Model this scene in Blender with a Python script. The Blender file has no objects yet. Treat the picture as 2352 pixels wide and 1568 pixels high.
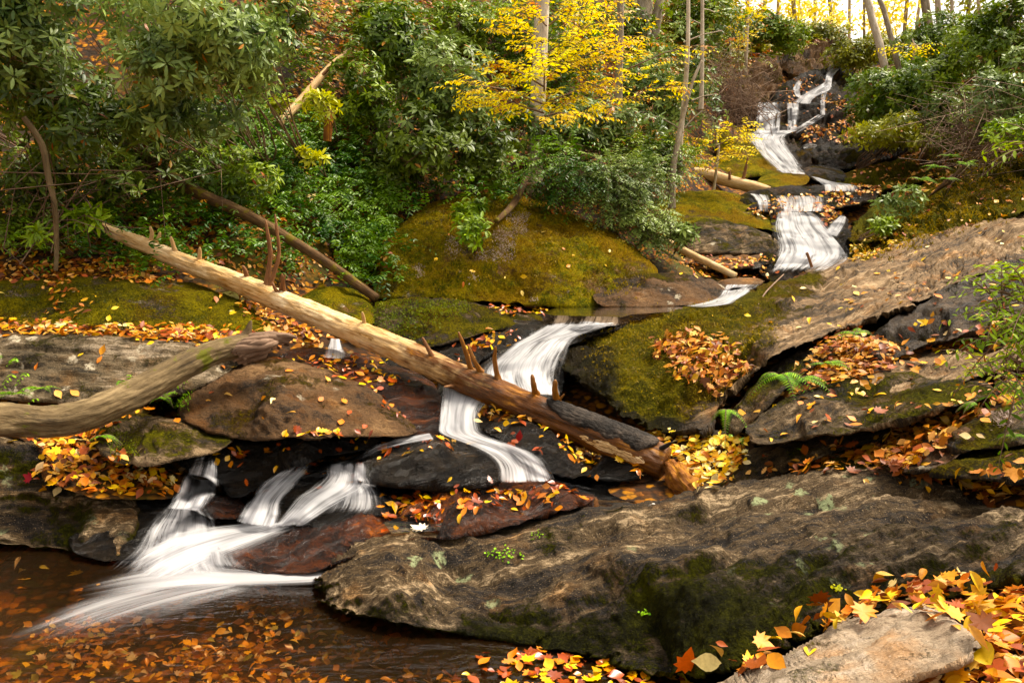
import bpy, math, random
import numpy as np
from mathutils.bvhtree import BVHTree
from mathutils import Vector
random.seed(7); RNG = np.random.default_rng(11)
SC = bpy.context.scene; COL = SC.collection
W = bpy.data.worlds.new("World"); SC.world = W; W.use_nodes = True

# ------------------------------------------------------------------ camera
CAMZ = 2.1; PITCH = math.radians(8.25); FPX = 1960.0
cam = bpy.data.cameras.new('camera'); cam.lens = FPX / 2352 * 36; cam.sensor_width = 36
cam.clip_start = .05; cam.clip_end = 600
co = bpy.data.objects.new('camera', cam); COL.objects.link(co)
co.location = (0, 0, CAMZ); co.rotation_euler = (math.pi / 2 - PITCH, 0, 0); SC.camera = co
CP, SP = math.cos(PITCH), math.sin(PITCH)
CAM = np.array([0, 0, CAMZ])

def rays(px, py):
    a = (np.asarray(px, float) - 1176) / FPX; b = -(np.asarray(py, float) - 784) / FPX
    return np.stack([a, CP + b * SP, -SP + b * CP], -1)
def at(px, py, Y):
    d = rays(px, py)
    return CAM + d * (np.asarray(Y, float) / d[..., 1])[..., None]
def at_z(px, py, z):
    d = rays(px, py)
    return CAM + d * ((z - CAMZ) / d[..., 2])[..., None]
def proj(P):
    q = P - CAM
    f = q[..., 1] * CP - q[..., 2] * SP; u = q[..., 1] * SP + q[..., 2] * CP
    return 1176 + FPX * q[..., 0] / f, 784 - FPX * u / f

# ------------------------------------------------------------------ noise
_perm = RNG.permutation(256); _perm = np.concatenate([_perm, _perm, _perm])
_g = RNG.normal(size=(256, 3)); _g /= np.linalg.norm(_g, axis=1)[:, None]
def noise(p):
    p = np.asarray(p, float); i = np.floor(p).astype(int); f = p - i; i &= 255
    w = f * f * f * (f * (f * 6 - 15) + 10)
    out = 0
    for dx in (0, 1):
        wx = w[..., 0] if dx else 1 - w[..., 0]
        for dy in (0, 1):
            wy = w[..., 1] if dy else 1 - w[..., 1]
            for dz in (0, 1):
                wz = w[..., 2] if dz else 1 - w[..., 2]
                h = _perm[_perm[_perm[(i[..., 0] + dx) & 255] + ((i[..., 1] + dy) & 255)] + ((i[..., 2] + dz) & 255)]
                out = out + wx * wy * wz * (_g[h] * (f - np.array([dx, dy, dz]))).sum(-1)
    return out * 1.6
def fbm(p, o=4, ridge=False):
    s = 0; a = 1.0; t = 0
    for k in range(o):
        n = noise(p * 2.03 ** k + 17.3 * k)
        s = s + a * ((1 - 2 * np.abs(n)) if ridge else n); t += a; a *= .5
    return s / t

def tps(P, v, lam=0.0):
    P = np.asarray(P, float); v = np.asarray(v, float); n = len(P)
    def U(r2): return np.where(r2 > 0, .5 * r2 * np.log(np.maximum(r2, 1e-12)), 0)
    D = ((P[:, None] - P[None]) ** 2).sum(-1)
    A = np.zeros((n + 3, n + 3)); A[:n, :n] = U(D) + lam * np.eye(n)
    A[:n, n] = 1; A[:n, n + 1:] = P; A[n, :n] = 1; A[n + 1:, :n] = P.T
    c = np.linalg.lstsq(A, np.concatenate([v, [0, 0, 0]]), rcond=None)[0]
    def ev(Q):
        Q = np.asarray(Q, float); sh = Q.shape[:-1]; q = Q.reshape(-1, 2); out = np.empty(len(q))
        for s in range(0, len(q), 20000):
            k = q[s:s + 20000]
            out[s:s + 20000] = U(((k[:, None] - P[None]) ** 2).sum(-1)) @ c[:n] + c[n] + k @ c[n + 1:]
        return out.reshape(sh)
    return ev

# ------------------------------------------------------------------ mesh helpers
def mesh_np(name, V, F, mat, parent=None, attrs=None, cols=None, smooth=True):
    V = np.asarray(V, np.float32); F = np.asarray(F, np.int32); k = F.shape[1]
    m = bpy.data.meshes.new(name)
    m.vertices.add(len(V)); m.vertices.foreach_set('co', V.ravel())
    m.loops.add(F.size); m.loops.foreach_set('vertex_index', F.ravel())
    m.polygons.add(len(F)); m.polygons.foreach_set('loop_start', np.arange(0, F.size, k, dtype=np.int32))
    m.polygons.foreach_set('loop_total', np.full(len(F), k, np.int32))
    m.polygons.foreach_set('use_smooth', np.full(len(F), smooth, bool))
    m.update(calc_edges=True)
    for nm, a in (attrs or {}).items():
        a = np.asarray(a, np.float32)
        if a.ndim == 1:
            t = m.attributes.new(nm, 'FLOAT', 'POINT'); t.data.foreach_set('value', a)
        else:
            t = m.attributes.new(nm, 'FLOAT_VECTOR', 'POINT'); t.data.foreach_set('vector', a.ravel())
    if cols is not None:
        t = m.attributes.new('Col', 'FLOAT_COLOR', 'POINT')
        c = np.ones((len(V), 4), np.float32); c[:, :3] = cols; t.data.foreach_set('color', c.ravel())
    m.materials.append(mat)
    o = bpy.data.objects.new(name, m); COL.objects.link(o)
    if parent is not None: o.parent = parent
    return o
def tag(o, label=None, cat=None, group=None, kind=None):
    if label: o['label'] = label
    if cat: o['category'] = cat
    if group: o['group'] = group
    if kind: o['kind'] = kind
    return o
def empty(name, label, cat, loc, group=None):
    e = bpy.data.objects.new(name, None); COL.objects.link(e)
    e.location = tuple(float(x) for x in loc); e.empty_display_size = .1
    return tag(e, label, cat, group)
def child(name, V, F, mat, par, **k):
    """mesh in world coordinates placed under an unrotated Empty"""
    return mesh_np(name, np.asarray(V) - np.array(par.location), F, mat, parent=par, **k)

def norm(a): return a / np.maximum(np.linalg.norm(a, axis=-1, keepdims=True), 1e-9)
def frames(d, up):
    """columns side, dir, normal"""
    d = norm(d); s = norm(np.cross(d, up)); n = np.cross(s, d)
    return np.stack([s, d, n], -1)
def inst(tV, tF, pos, R, sc, cols=None, jit=0.0):
    pos = np.asarray(pos, float); N = len(pos); sc = np.asarray(sc, float)
    if sc.ndim == 1: sc = np.repeat(sc[:, None], 3, 1)
    loc = tV[None] * sc[:, None, :]
    V = np.einsum('nij,nkj->nki', R, loc) + pos[:, None, :]
    F = tF[None] + (np.arange(N) * len(tV))[:, None, None]
    C = None if cols is None else np.repeat(cols[:, None], len(tV), 1).reshape(-1, 3)
    return V.reshape(-1, 3), F.reshape(-1, tF.shape[1]), C
def merge(parts):
    V = []; F = []; C = []; n = 0
    for v, f, c in parts:
        V.append(v); F.append(f + n); n += len(v)
        if c is not None: C.append(c)
    return np.concatenate(V), np.concatenate(F), (np.concatenate(C) if C else None)

def leaf_t(w=.35, fold=.12, droop=.25, prof=(0, .62, .95, 1, .72, .3, 0), twist=0.0):
    n = len(prof); V = []
    for i, p in enumerate(prof):
        t = i / (n - 1); y = t; z = -droop * t * t
        hw = w * .5 * p; a = twist * t
        V += [(-hw * math.cos(a), y, z + fold * hw * 2 - hw * math.sin(a)), (0, y, z), (hw * math.cos(a), y, z + fold * hw * 2 + hw * math.sin(a))]
    F = []
    for i in range(n - 1):
        for j in (0, 1):
            a, b, c, d = i * 3 + j, i * 3 + j + 1, i * 3 + j + 4, i * 3 + j + 3
            if i == 0: F.append((b, c, d)) if j == 0 else F.append((a, c, d))
            elif i == n - 2: F.append((a, b, c)) if j == 1 else F.append((a, b, d))
            else: F += [(a, b, c), (a, c, d)]
    return np.array(V, float), np.array(F)
def lobed_t(pts, curl=.12):
    """maple or oak leaf from half outline (x>=0)"""
    o = list(pts) + [(-x, y) for x, y in reversed(pts) if x > 0]
    V = [(0, .45, 0)] + [(x, y, curl * (x * x * 3 + (y - .5) ** 2 * 1.5)) for x, y in o]
    n = len(o); F = [(0, 1 + i, 1 + (i + 1) % n) for i in range(n)]
    return np.array(V, float) - np.array([0, .5, 0]), np.array(F)
MAPLE = lobed_t([(0, 0), (.12, .12), (.38, .05), (.30, .22), (.52, .38), (.36, .42), (.45, .68), (.22, .6), (.16, .78), (0, 1.05)])
OAK = lobed_t([(0, -.1), (.06, .1), (.22, .15), (.16, .28), (.34, .42), (.18, .5), (.32, .72), (.14, .76), (.16, .95), (0, 1.05)])
def centred(t): return t[0] - np.array([0, .5, 0]), t[1]
FLATS = [centred(leaf_t(.55, .05, .05)), centred(leaf_t(.42, .25, .28)), centred(leaf_t(.62, .2, -.22, twist=.6)), centred(leaf_t(.36, .3, .4, twist=-.8)), MAPLE, OAK]

def tube(P, r, sides=8, caps=True, bump=0.0, bfreq=3.0, seed=0, sub=0):
    """returns V,F(quads),coords"""
    P = np.asarray(P, float); r = np.asarray(r, float)
    if sub:
        t = np.linspace(0, len(P) - 1, sub); P = catmull(P, t); r = np.interp(t, np.arange(len(r)), r)
    n = len(P); T = norm(np.gradient(P, axis=0))
    ref = np.array([0, 0, 1.]) if abs(T[0][2]) < .9 else np.array([1., 0, 0])
    s = norm(np.cross(T, ref)); b = np.cross(s, T)
    L = np.concatenate([[0], np.cumsum(np.linalg.norm(np.diff(P, axis=0), axis=1))])
    a = np.linspace(0, 2 * math.pi, sides, endpoint=False)
    ca, sa = np.cos(a), np.sin(a)
    rc = np.stack([r[:, None] * ca, r[:, None] * sa, np.repeat(L[:, None], sides, 1)], -1)
    rr = np.repeat(r[:, None], sides, 1)
    if bump:
        rr = rr * (1 + bump * fbm(rc * np.array([bfreq, bfreq, bfreq * .25]) / max(r.mean(), 1e-4) * .35 + seed, 4))
    if bump and sides >= 40: rr = rr * (1 + .07 * (fbm(rc * np.array([26, 26, 1.5]) + seed, 4, ridge=True) - .5)) + .012 * np.clip(noise(rc * np.array([7, 7, 3.0]) + seed + 5) - .35, 0, 1)
    V = P[:, None] + rr[..., None] * (ca[None, :, None] * s[:, None] + sa[None, :, None] * b[:, None])
    V = V.reshape(-1, 3); rc = rc.reshape(-1, 3)
    i = np.arange(n - 1)[:, None] * sides; j = np.arange(sides)[None]; j2 = (j + 1) % sides
    F = np.stack([i + j, i + j2, i + sides + j2, i + sides + j], -1).reshape(-1, 4)
    if caps:
        V = np.concatenate([V, P[[0]], P[[-1]]]); rc = np.concatenate([rc, [[0, 0, 0]], [[0, 0, L[-1]]]])
        c0 = n * sides; j = np.arange(0, sides, 2); 
        if sides % 2 == 0:
            F = np.concatenate([F, np.stack([np.full(len(j), c0), (j + 2) % sides, (j + 1) % sides, j], -1),
                np.stack([np.full(len(j), c0 + 1), (n - 1) * sides + j, (n - 1) * sides + (j + 1) % sides, (n - 1) * sides + (j + 2) % sides], -1)])
    return V, F, rc
def catmull(P, t):
    P = np.asarray(P, float); n = len(P)
    i = np.clip(np.floor(t).astype(int), 0, n - 2); f = (t - i)[..., None]
    p0 = P[np.maximum(i - 1, 0)]; p1 = P[i]; p2 = P[i + 1]; p3 = P[np.minimum(i + 2, n - 1)]
    return .5 * (2 * p1 + (p2 - p0) * f + (2 * p0 - 5 * p1 + 4 * p2 - p3) * f ** 2 + (3 * p1 - p0 - 3 * p2 + p3) * f ** 3)
def tubes(lst, sides=5):
    parts = []; rcs = []
    for P, r in lst:
        V, F, rc = tube(P, r, sides, caps=False); parts.append((V, F, None)); rcs.append(rc)
    V, F, _ = merge(parts); return V, F, np.concatenate(rcs)

# ------------------------------------------------------------------ materials
class NT:
    def __init__(s, name):
        s.m = bpy.data.materials.new(name); s.m.use_nodes = True; s.t = s.m.node_tree; s.t.nodes.clear()
        s.out = s.t.nodes.new('ShaderNodeOutputMaterial')
    def n(s, typ, ins=None, **k):
        x = s.t.nodes.new('ShaderNode' + typ)
        for a, b in k.items(): setattr(x, a, b)
        for a, b in (ins or {}).items(): s.set(x.inputs[a], b)
        return x
    def set(s, sock, v):
        if isinstance(v, bpy.types.NodeSocket): s.t.links.new(v, sock)
        elif isinstance(v, bpy.types.Node): s.t.links.new(v.outputs[0], sock)
        elif isinstance(v, (tuple, list)) and len(v) == 3 and sock.type == 'RGBA': sock.default_value = (*v, 1)
        elif sock.type == 'RGBA': sock.default_value = (v, v, v, 1)
        else: sock.default_value = v
    def math(s, op, a, b=0.0, c=0.0, clamp=False):
        x = s.n('Math', operation=op, use_clamp=clamp); s.set(x.inputs[0], a); s.set(x.inputs[1], b); s.set(x.inputs[2], c); return x.outputs[0]
    def mix(s, f, a, b, mode='MIX'):
        x = s.n('Mix', data_type='RGBA', blend_type=mode); s.set(x.inputs[0], f); s.set(x.inputs[6], a); s.set(x.inputs[7], b); return x.outputs[2]
    def noise(s, vec, scale, detail=4, rough=.6, out=0, dist=0.0):
        x = s.n('TexNoise', {'Vector': vec, 'Scale': scale, 'Detail': detail, 'Roughness': rough, 'Distortion': dist}); return x.outputs[out]
    def ramp(s, f, lo, hi):
        x = s.n('MapRange', {0: f, 1: lo, 2: hi}); x.interpolation_type = 'SMOOTHSTEP'; return x.outputs[0]
    def scale(s, vec, sc):
        x = s.n('Mapping'); s.set(x.inputs['Vector'], vec); x.inputs['Scale'].default_value = sc; return x.outputs[0]
    def attr(s, nm, o='Vector'): return s.n('Attribute', attribute_name=nm).outputs[o]
    def bump(s, h, st, dist, nrm=None):
        x = s.n('Bump', {'Strength': st, 'Distance': dist, 'Height': h})
        if nrm is not None: s.set(x.inputs['Normal'], nrm)
        return x.outputs[0]
    def sat(s, c, v=1.32, b=1.06): return s.n('HueSaturation', {'Saturation': v, 'Value': b, 'Color': c}).outputs[0]
    def bsdf(s, **k):
        if 'Base_Color' in k: k['Base_Color'] = s.sat(k['Base_Color'], 1.15 if s.m.name.startswith(('wood', 'bark', 'twig')) else 1.3)
        ins = {a.replace('_', ' '): b for a, b in k.items()}
        x = s.n('BsdfPrincipled', ins); s.t.links.new(x.outputs[0], s.out.inputs[0]); return x

def rock_mat(name, dark, mid, light, moss=.3, mossc=(.10, .085, .012), mossc2=(.05, .06, .01), lichen=.1, lichc=(.42, .38, .30), rough=.75, streak=1.0, blotch=1.0, spec=.25, upmoss=.5, bias=0.0, mossb=(.10, .055, .014), con=1.0, glint=0):
    s = NT(name); v = s.attr('rc')
    geo = s.n('NewGeometry'); up = s.n('SeparateXYZ', {0: geo.outputs['Normal']}).outputs[2]
    vs = s.scale(v, (.5, 2.6, 5.5)); vs2 = s.scale(v, (1.6, 11, 26))
    n1 = s.noise(vs, 2.2, 7, .72, dist=.35); n2 = s.noise(v, 1.4 * blotch, 8, .66); n3 = s.noise(v, 30, 6, .75); n4 = s.noise(vs2, 1.6, 6, .75, dist=.4)
    c0 = lambda x: s.math('SUBTRACT', x, .5)
    m = s.math('MULTIPLY_ADD', c0(n1), 1.5 * streak * con, s.math('MULTIPLY_ADD', c0(n4), 1.2 * streak * con, s.math('MULTIPLY_ADD', c0(n2), 1.9 * con, s.math('MULTIPLY_ADD', c0(n3), .75, .5 + bias))))
    c = s.mix(s.ramp(m, .18, .55), dark, mid); c = s.mix(s.ramp(m, .55, .95), c, light)
    hu = s.noise(v, 3.3, 4, .6); c = s.mix(s.math('MULTIPLY', s.ramp(hu, .5, .68), .45), c, s.mix(1.0, c, (1.25, .85, .55), 'MULTIPLY'))
    spk = s.noise(v, 120, 3, .6); c = s.mix(s.math('MULTIPLY', s.ramp(spk, .60, .70), .6), c, light); c = s.mix(s.math('MULTIPLY', s.ramp(spk, .42, .32), .75), c, dark)
    if lichen > 0:
        vo = s.n('TexVoronoi', {'Vector': s.mix(.12, v, s.noise(v, 14, 3, .6, out=1)), 'Scale': 6.5}, feature='F1')
        ln = s.noise(v, 1.3, 3, .5); la = s.math('MULTIPLY', s.ramp(vo.outputs[0], .30, .18), s.ramp(ln, .62 - lichen * .3, .70 - lichen * .3))
        la = s.math('MULTIPLY', la, s.ramp(s.noise(v, 55, 3, .6), .36, .5)); c = s.mix(la, c, lichc)
    mn2 = s.noise(v, 60, 4, .7)
    if moss > 0:
        mn = s.noise(v, 1.7, 9, .72); mn3 = s.noise(v, 4, 5, .65); mn4 = s.noise(v, 1.1, 4, .6)
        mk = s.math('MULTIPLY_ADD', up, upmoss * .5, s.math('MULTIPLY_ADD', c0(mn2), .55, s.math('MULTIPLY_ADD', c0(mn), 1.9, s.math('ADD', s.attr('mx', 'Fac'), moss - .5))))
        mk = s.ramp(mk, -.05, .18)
        mc = s.mix(s.ramp(mn3, .40, .60), mossc2, mossc); mc = s.mix(s.math('MULTIPLY', s.ramp(mn4, .5, .62), .75), mc, mossb)
        mc = s.mix(s.math('MULTIPLY', s.ramp(mn2, .50, .66), .6), mc, tuple(x * 1.9 for x in mossc)); mc = s.mix(s.math('MULTIPLY', s.ramp(mn2, .46, .36), .7), mc, tuple(x * .35 for x in mossc2))
        c = s.mix(mk, c, mc); hm = s.math('MULTIPLY', mn2, mk)
    else: mk = 0.0; hm = None
    wm = s.math('MULTIPLY', s.ramp(s.math('MULTIPLY_ADD', c0(n2), 1.2, s.attr('darkm', 'Fac')), .25, .7), 1.0); c = s.mix(wm, c, s.mix(1.0, c, (.16, .15, .14), 'MULTIPLY'))  # multiplies the rock colour darker; the boulder's painted shade comes in here
    h = s.math('MULTIPLY_ADD', n3, .5, s.math('MULTIPLY_ADD', n4, 1.0, s.math('MULTIPLY', n1, 1.0)))
    b = s.bump(h, 1.0, .05)
    if hm is not None: b = s.bump(hm, 1.0, .035, b)
    r = s.math('MULTIPLY_ADD', n2, .25, rough - .12); r = s.mix(mk, r, .95); r = s.mix(s.math('MULTIPLY', wm, .8), r, .35)
    if glint: gk = s.math('MULTIPLY', s.ramp(s.noise(vs, 4, 5, .7), .50, .58), s.math('SUBTRACT', 1.0, mk)); r = s.mix(gk, r, .10); spec = s.mix(gk, spec, glint)
    s.bsdf(Base_Color=c, Roughness=r, Normal=b, Specular_IOR_Level=s.mix(mk, spec, .08))
    return s.m

R_BROWN = rock_mat('rock_brown', (.012, .007, .003), (.10, .060, .034), (.27, .18, .11), moss=.38, mossc=(.12, .095, .01), mossc2=(.05, .045, .008), lichen=.12, upmoss=0, streak=.35, rough=.8)
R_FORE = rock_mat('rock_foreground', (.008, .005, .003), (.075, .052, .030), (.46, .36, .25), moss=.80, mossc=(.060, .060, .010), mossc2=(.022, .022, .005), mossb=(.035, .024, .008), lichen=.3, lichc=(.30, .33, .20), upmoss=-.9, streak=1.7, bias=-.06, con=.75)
R_PALE = rock_mat('rock_pale', (.17, .13, .095), (.42, .34, .26), (.60, .51, .42), moss=.05, mossc=(.12, .11, .02), lichen=0, streak=.7, rough=.85, con=1.1)
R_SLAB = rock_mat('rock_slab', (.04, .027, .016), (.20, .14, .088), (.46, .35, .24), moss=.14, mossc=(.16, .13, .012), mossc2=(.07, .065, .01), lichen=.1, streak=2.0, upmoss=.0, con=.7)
R_NOSE = rock_mat('rock_slab_mossy', (.010, .007, .004), (.06, .042, .024), (.24, .18, .12), moss=.34, mossc=(.16, .13, .012), mossc2=(.045, .045, .006), lichen=.1, streak=1.0, upmoss=.62)
R_MOSS = rock_mat('rock_mossy', (.03, .018, .010), (.16, .095, .045), (.34, .25, .17), moss=.66, mossc=(.30, .23, .012), mossc2=(.10, .11, .010), mossb=(.26, .13, .02), lichen=.45, lichc=(.5, .42, .34), upmoss=.15, streak=.5)
R_LEFT = rock_mat('rock_left', (.03, .022, .016), (.17, .13, .10), (.42, .35, .28), moss=.66, mossc=(.26, .21, .012), mossc2=(.10, .09, .008), lichen=.5, lichc=(.58, .52, .42), upmoss=.3)
R_GREY = rock_mat('rock_lichened', (.022, .017, .010), (.13, .10, .065), (.40, .33, .25), moss=.36, mossc=(.09, .085, .015), mossc2=(.035, .04, .01), lichen=.8, lichc=(.50, .44, .34), upmoss=.1, bias=-.05)
R_WET = rock_mat('rock_wet', (.002, .0015, .001), (.011, .008, .005), (.07, .048, .030), moss=.22, mossc=(.05, .045, .008), mossc2=(.02, .02, .004), lichen=0, rough=.34, spec=.18, bias=-.12, glint=.6, upmoss=0)
R_FARW = rock_mat('rock_wet_far', (.003, .002, .001), (.016, .010, .006), (.085, .052, .028), moss=.24, mossc=(.06, .05, .008), mossc2=(.02, .02, .004), lichen=0, rough=.6, spec=.10, bias=-.1)
R_DARK = rock_mat('rock_dark_layered', (.003, .0022, .0015), (.020, .014, .009), (.12, .085, .055), moss=.22, mossc=(.07, .07, .01), mossc2=(.03, .03, .005), lichen=0, rough=.5, spec=.2, glint=.5, streak=1.8, upmoss=.3, bias=-.1)
R_RED = rock_mat('rock_wet_red', (.006, .002, .001), (.055, .015, .004), (.30, .09, .018), moss=-.1, lichen=0, rough=.36, spec=.25, glint=.7, con=1.1, bias=-.1)
R_MIDM = rock_mat('rock_ledge_moss', (.010, .007, .004), (.07, .048, .026), (.28, .21, .14), moss=.26, mossc=(.12, .11, .012), mossc2=(.045, .045, .006), lichen=.15, streak=1.4, upmoss=.55)

def leaf_mat(name, rough=.45, spec=.4, trans=.25, sat=1.0):
    s = NT(name); c = s.attr('Col', 'Color')
    n = s.noise(s.n('NewGeometry').outputs['Position'], 60, 3, .6)
    c = s.mix(s.math('MULTIPLY', s.ramp(n, .35, .7), .35), c, s.mix(1.0, c, (.55, .5, .4), 'MULTIPLY'))
    c = s.sat(c, 1.2, 1.08); b = s.n('BsdfPrincipled', {'Base Color': c, 'Roughness': rough, 'Specular IOR Level': spec})
    t = s.n('BsdfTranslucent', {'Color': c}); x = s.n('MixShader', {0: trans, 1: b, 2: t})
    s.t.links.new(x.outputs[0], s.out.inputs[0]); return s.m
M_LIT = leaf_mat('litter_leaf', .5, .35, .12)
M_WLIT = leaf_mat('wet_leaf', .3, .6, .1)
M_RHO = leaf_mat('glossy_leaf', .42, .40, .25)
M_SOFT = leaf_mat('soft_leaf', .6, .25, .35)
M_YEL = leaf_mat('yellow_leaf', .55, .25, .45)

def wood_mat(name, dark, mid, light, rough=.8, fine=1.0, moss=0.0, mossc=(.09, .09, .01), bumpd=.012, spec=.3, crack=.5, wet=None):
    s = NT(name); v = s.attr('rc')
    vs = s.scale(v, (16 * fine, 16 * fine, 1.6)); n1 = s.noise(vs, 1.0, 7, .7, dist=.5); n2 = s.noise(v, 3.2, 5, .6); n3 = s.noise(s.scale(v, (60 * fine, 60 * fine, 9)), 1, 4, .7)
    m = s.math('MULTIPLY_ADD', n1, .5, s.math('MULTIPLY_ADD', n3, .3, s.math('MULTIPLY', n2, .45))); m = s.math('DIVIDE', m, 1.25)
    c = s.mix(s.ramp(m, .34, .5), dark, mid); c = s.mix(s.ramp(m, .48, .62), c, light)
    ck = s.ramp(n1, .40, .34); c = s.mix(s.math('MULTIPLY', ck, crack), c, tuple(x * .5 for x in dark))
    if moss > 0:
        mk = s.ramp(s.noise(v, 5, 6, .7), .75 - moss * .45, .84 - moss * .45); c = s.mix(mk, c, mossc)
    if wet:
        wm = s.math('MULTIPLY_ADD', s.math('SUBTRACT', n2, .5), 1.6, s.math('MULTIPLY_ADD', s.math('SUBTRACT', n1, .5), 1.4, s.attr('wet', 'Fac'))); wk = s.ramp(wm, .35, .75)
        cw = s.mix(s.ramp(m, .38, .52), wet[0], wet[1]); cw = s.mix(s.ramp(m, .52, .66), cw, wet[2]); c = s.mix(wk, c, cw); rough = s.mix(wk, rough, .42)
    b = s.bump(s.math('MULTIPLY_ADD', n3, .4, n1), 1.0, bumpd)
    s.bsdf(Base_Color=c, Roughness=rough, Normal=b, Specular_IOR_Level=spec); return s.m
WD_LOG = wood_mat('wood_log', (.30, .14, .035), (.56, .38, .20), (.82, .67, .45), wet=((.006, .003, .001), (.11, .042, .012), (.46, .22, .065)), rough=.7, crack=.8, bumpd=.02)
WD_PALE = wood_mat('wood_bare', (.22, .12, .05), (.50, .34, .18), (.72, .57, .38), .7)
WD_WET = wood_mat('wood_wet', (.02, .009, .004), (.20, .085, .025), (.46, .24, .09), .42, spec=.5)
WD_BARK = wood_mat('bark_dark', (.004, .003, .0025), (.020, .016, .013), (.09, .07, .055), .65, fine=.9, bumpd=.04, spec=.15)
WD_LIMB = wood_mat('bark_limb', (.018, .012, .006), (.12, .085, .045), (.28, .21, .12), .85, fine=.8, moss=.42, bumpd=.022)
WD_STUB = wood_mat('wood_stub', (.05, .02, .01), (.20, .10, .05), (.42, .28, .17), .7)
WD_MOSS = wood_mat('wood_mossy', (.015, .009, .005), (.08, .045, .02), (.18, .12, .06), .9, moss=.5, mossc=(.12, .10, .010))
WD_ROT = wood_mat('wood_rotten', (.02, .006, .002), (.20, .07, .012), (.52, .25, .045), .75, bumpd=.03)
WD_TRUNK = wood_mat('bark_trunk', (.06, .045, .03), (.22, .18, .13), (.44, .38, .30), .9, fine=.5, moss=.25, mossc=(.14, .13, .05))
WD_PALETR = wood_mat('bark_pale', (.16, .12, .09), (.42, .35, .27), (.64, .57, .47), .85, fine=.5)
WD_TWIG = wood_mat('twig', (.05, .03, .02), (.17, .11, .075), (.34, .25, .18), .8)

def ground_mat():
    s = NT('forest_floor'); p = s.n('NewGeometry').outputs['Position']
    w = s.mix(.08, p, s.noise(p, 9, 3, .6, out=1))
    vo = s.n('TexVoronoi', {'Vector': w, 'Scale': 15.0}); vc = s.n('SeparateColor', {0: vo.outputs['Color']})
    c = s.mix(s.ramp(vc.outputs[0], .2, .55), (.035, .016, .008), (.16, .065, .022)); c = s.mix(s.ramp(vc.outputs[1], .6, .85), c, (.34, .17, .06))
    c = s.mix(s.ramp(vo.outputs[0], .35, .7), c, (.02, .011, .006))
    n = s.noise(p, 1.1, 6, .65); c = s.mix(s.ramp(n, .5, .62), c, (.018, .012, .007))
    g = s.noise(p, .6, 5, .6); c = s.mix(s.math('MULTIPLY', s.ramp(g, .55, .66), .8), c, (.055, .05, .010))
    b = s.bump(s.math('MULTIPLY_ADD', vo.outputs[0], -.6, vc.outputs[0]), .8, .03)
    s.bsdf(Base_Color=c, Roughness=.85, Normal=b, Specular_IOR_Level=.2); return s.m
M_GROUND = ground_mat()

def water_mat(name='white_water', ST=1.5, fr=1.0, AM=.90):
    s = NT(name); v = s.attr('wf'); den = s.attr('wa', 'Fac')
    a = s.noise(s.scale(v, (26 * fr, 1.3 * fr, 1)), 1, 4, .6, dist=.25); b = s.noise(s.scale(v, (80 * fr, 2.2 * fr, 1)), 1, 2, .6); c = s.noise(s.scale(v, (9 * fr, 1.6 * fr, 1)), 1, 3, .5)
    m = s.math('MULTIPLY_ADD', a, .9, s.math('MULTIPLY_ADD', b, .5, s.math('MULTIPLY', c, .8)))     # mean 1.1
    al = s.math('MULTIPLY_ADD', s.math('SUBTRACT', m, 1.1), ST, s.math('MULTIPLY_ADD', den, 1.25, -.22))
    al = s.ramp(al, -.05, 1.05)
    al = s.math('MULTIPLY', al, s.ramp(den, .02, .5)); al = s.math('MULTIPLY', al, AM)
    col = s.mix(s.ramp(m, .9, 1.25), (.52, .52, .55), (.86, .86, .88))
    d = s.n('BsdfPrincipled', {'Base Color': col, 'Roughness': .55, 'Specular IOR Level': .3, 'Normal': s.bump(m, .08, .02)})
    t = s.n('BsdfTranslucent', {'Color': (.72, .72, .75)}); x = s.n('MixShader', {0: .5, 1: d, 2: t})
    tr = s.n('BsdfTransparent'); y = s.n('MixShader', {0: al, 1: tr, 2: x}); s.t.links.new(y.outputs[0], s.out.inputs[0]); return s.m
M_WHITE = water_mat(); M_FOAM = water_mat('foam_water', 1.2, .45, .80)
def pool_mat(name, tint, st=.25, murk=.12):
    s = NT(name); p = s.n('NewGeometry').outputs['Position']
    n = s.math('MULTIPLY_ADD', s.noise(s.scale(p, (3, 9, 1)), 1, 4, .55, dist=.6), 1.0, s.math('MULTIPLY', s.noise(p, 22, 3, .5), .25))
    b = s.bump(n, st, .05)
    fr = s.n('Fresnel', {'IOR': 1.33, 'Normal': b})
    g = s.n('BsdfGlossy', {'Color': (1, 1, 1), 'Roughness': .09, 'Normal': b}); t = s.n('BsdfTransparent', {'Color': tint})
    t = s.n('MixShader', {0: murk, 1: t, 2: s.n('BsdfDiffuse', {'Color': (.06, .030, .010)})})
    x = s.n('MixShader', {0: fr, 1: t, 2: g}); s.t.links.new(x.outputs[0], s.out.inputs[0]); return s.m
M_POOL = pool_mat('pool_water', (.82, .64, .40), .35); M_FILM = pool_mat('film_water', (.46, .33, .21), .14)

# ------------------------------------------------------------------ solids for ray tests
SOLID_V = []; SOLID_F = []; _off = [0]
def solid(V, F):
    SOLID_V.append(np.asarray(V, float)); SOLID_F.append(np.asarray(F) + _off[0]); _off[0] += len(V)
GCTRL = []     # ground controls from rocks

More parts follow.
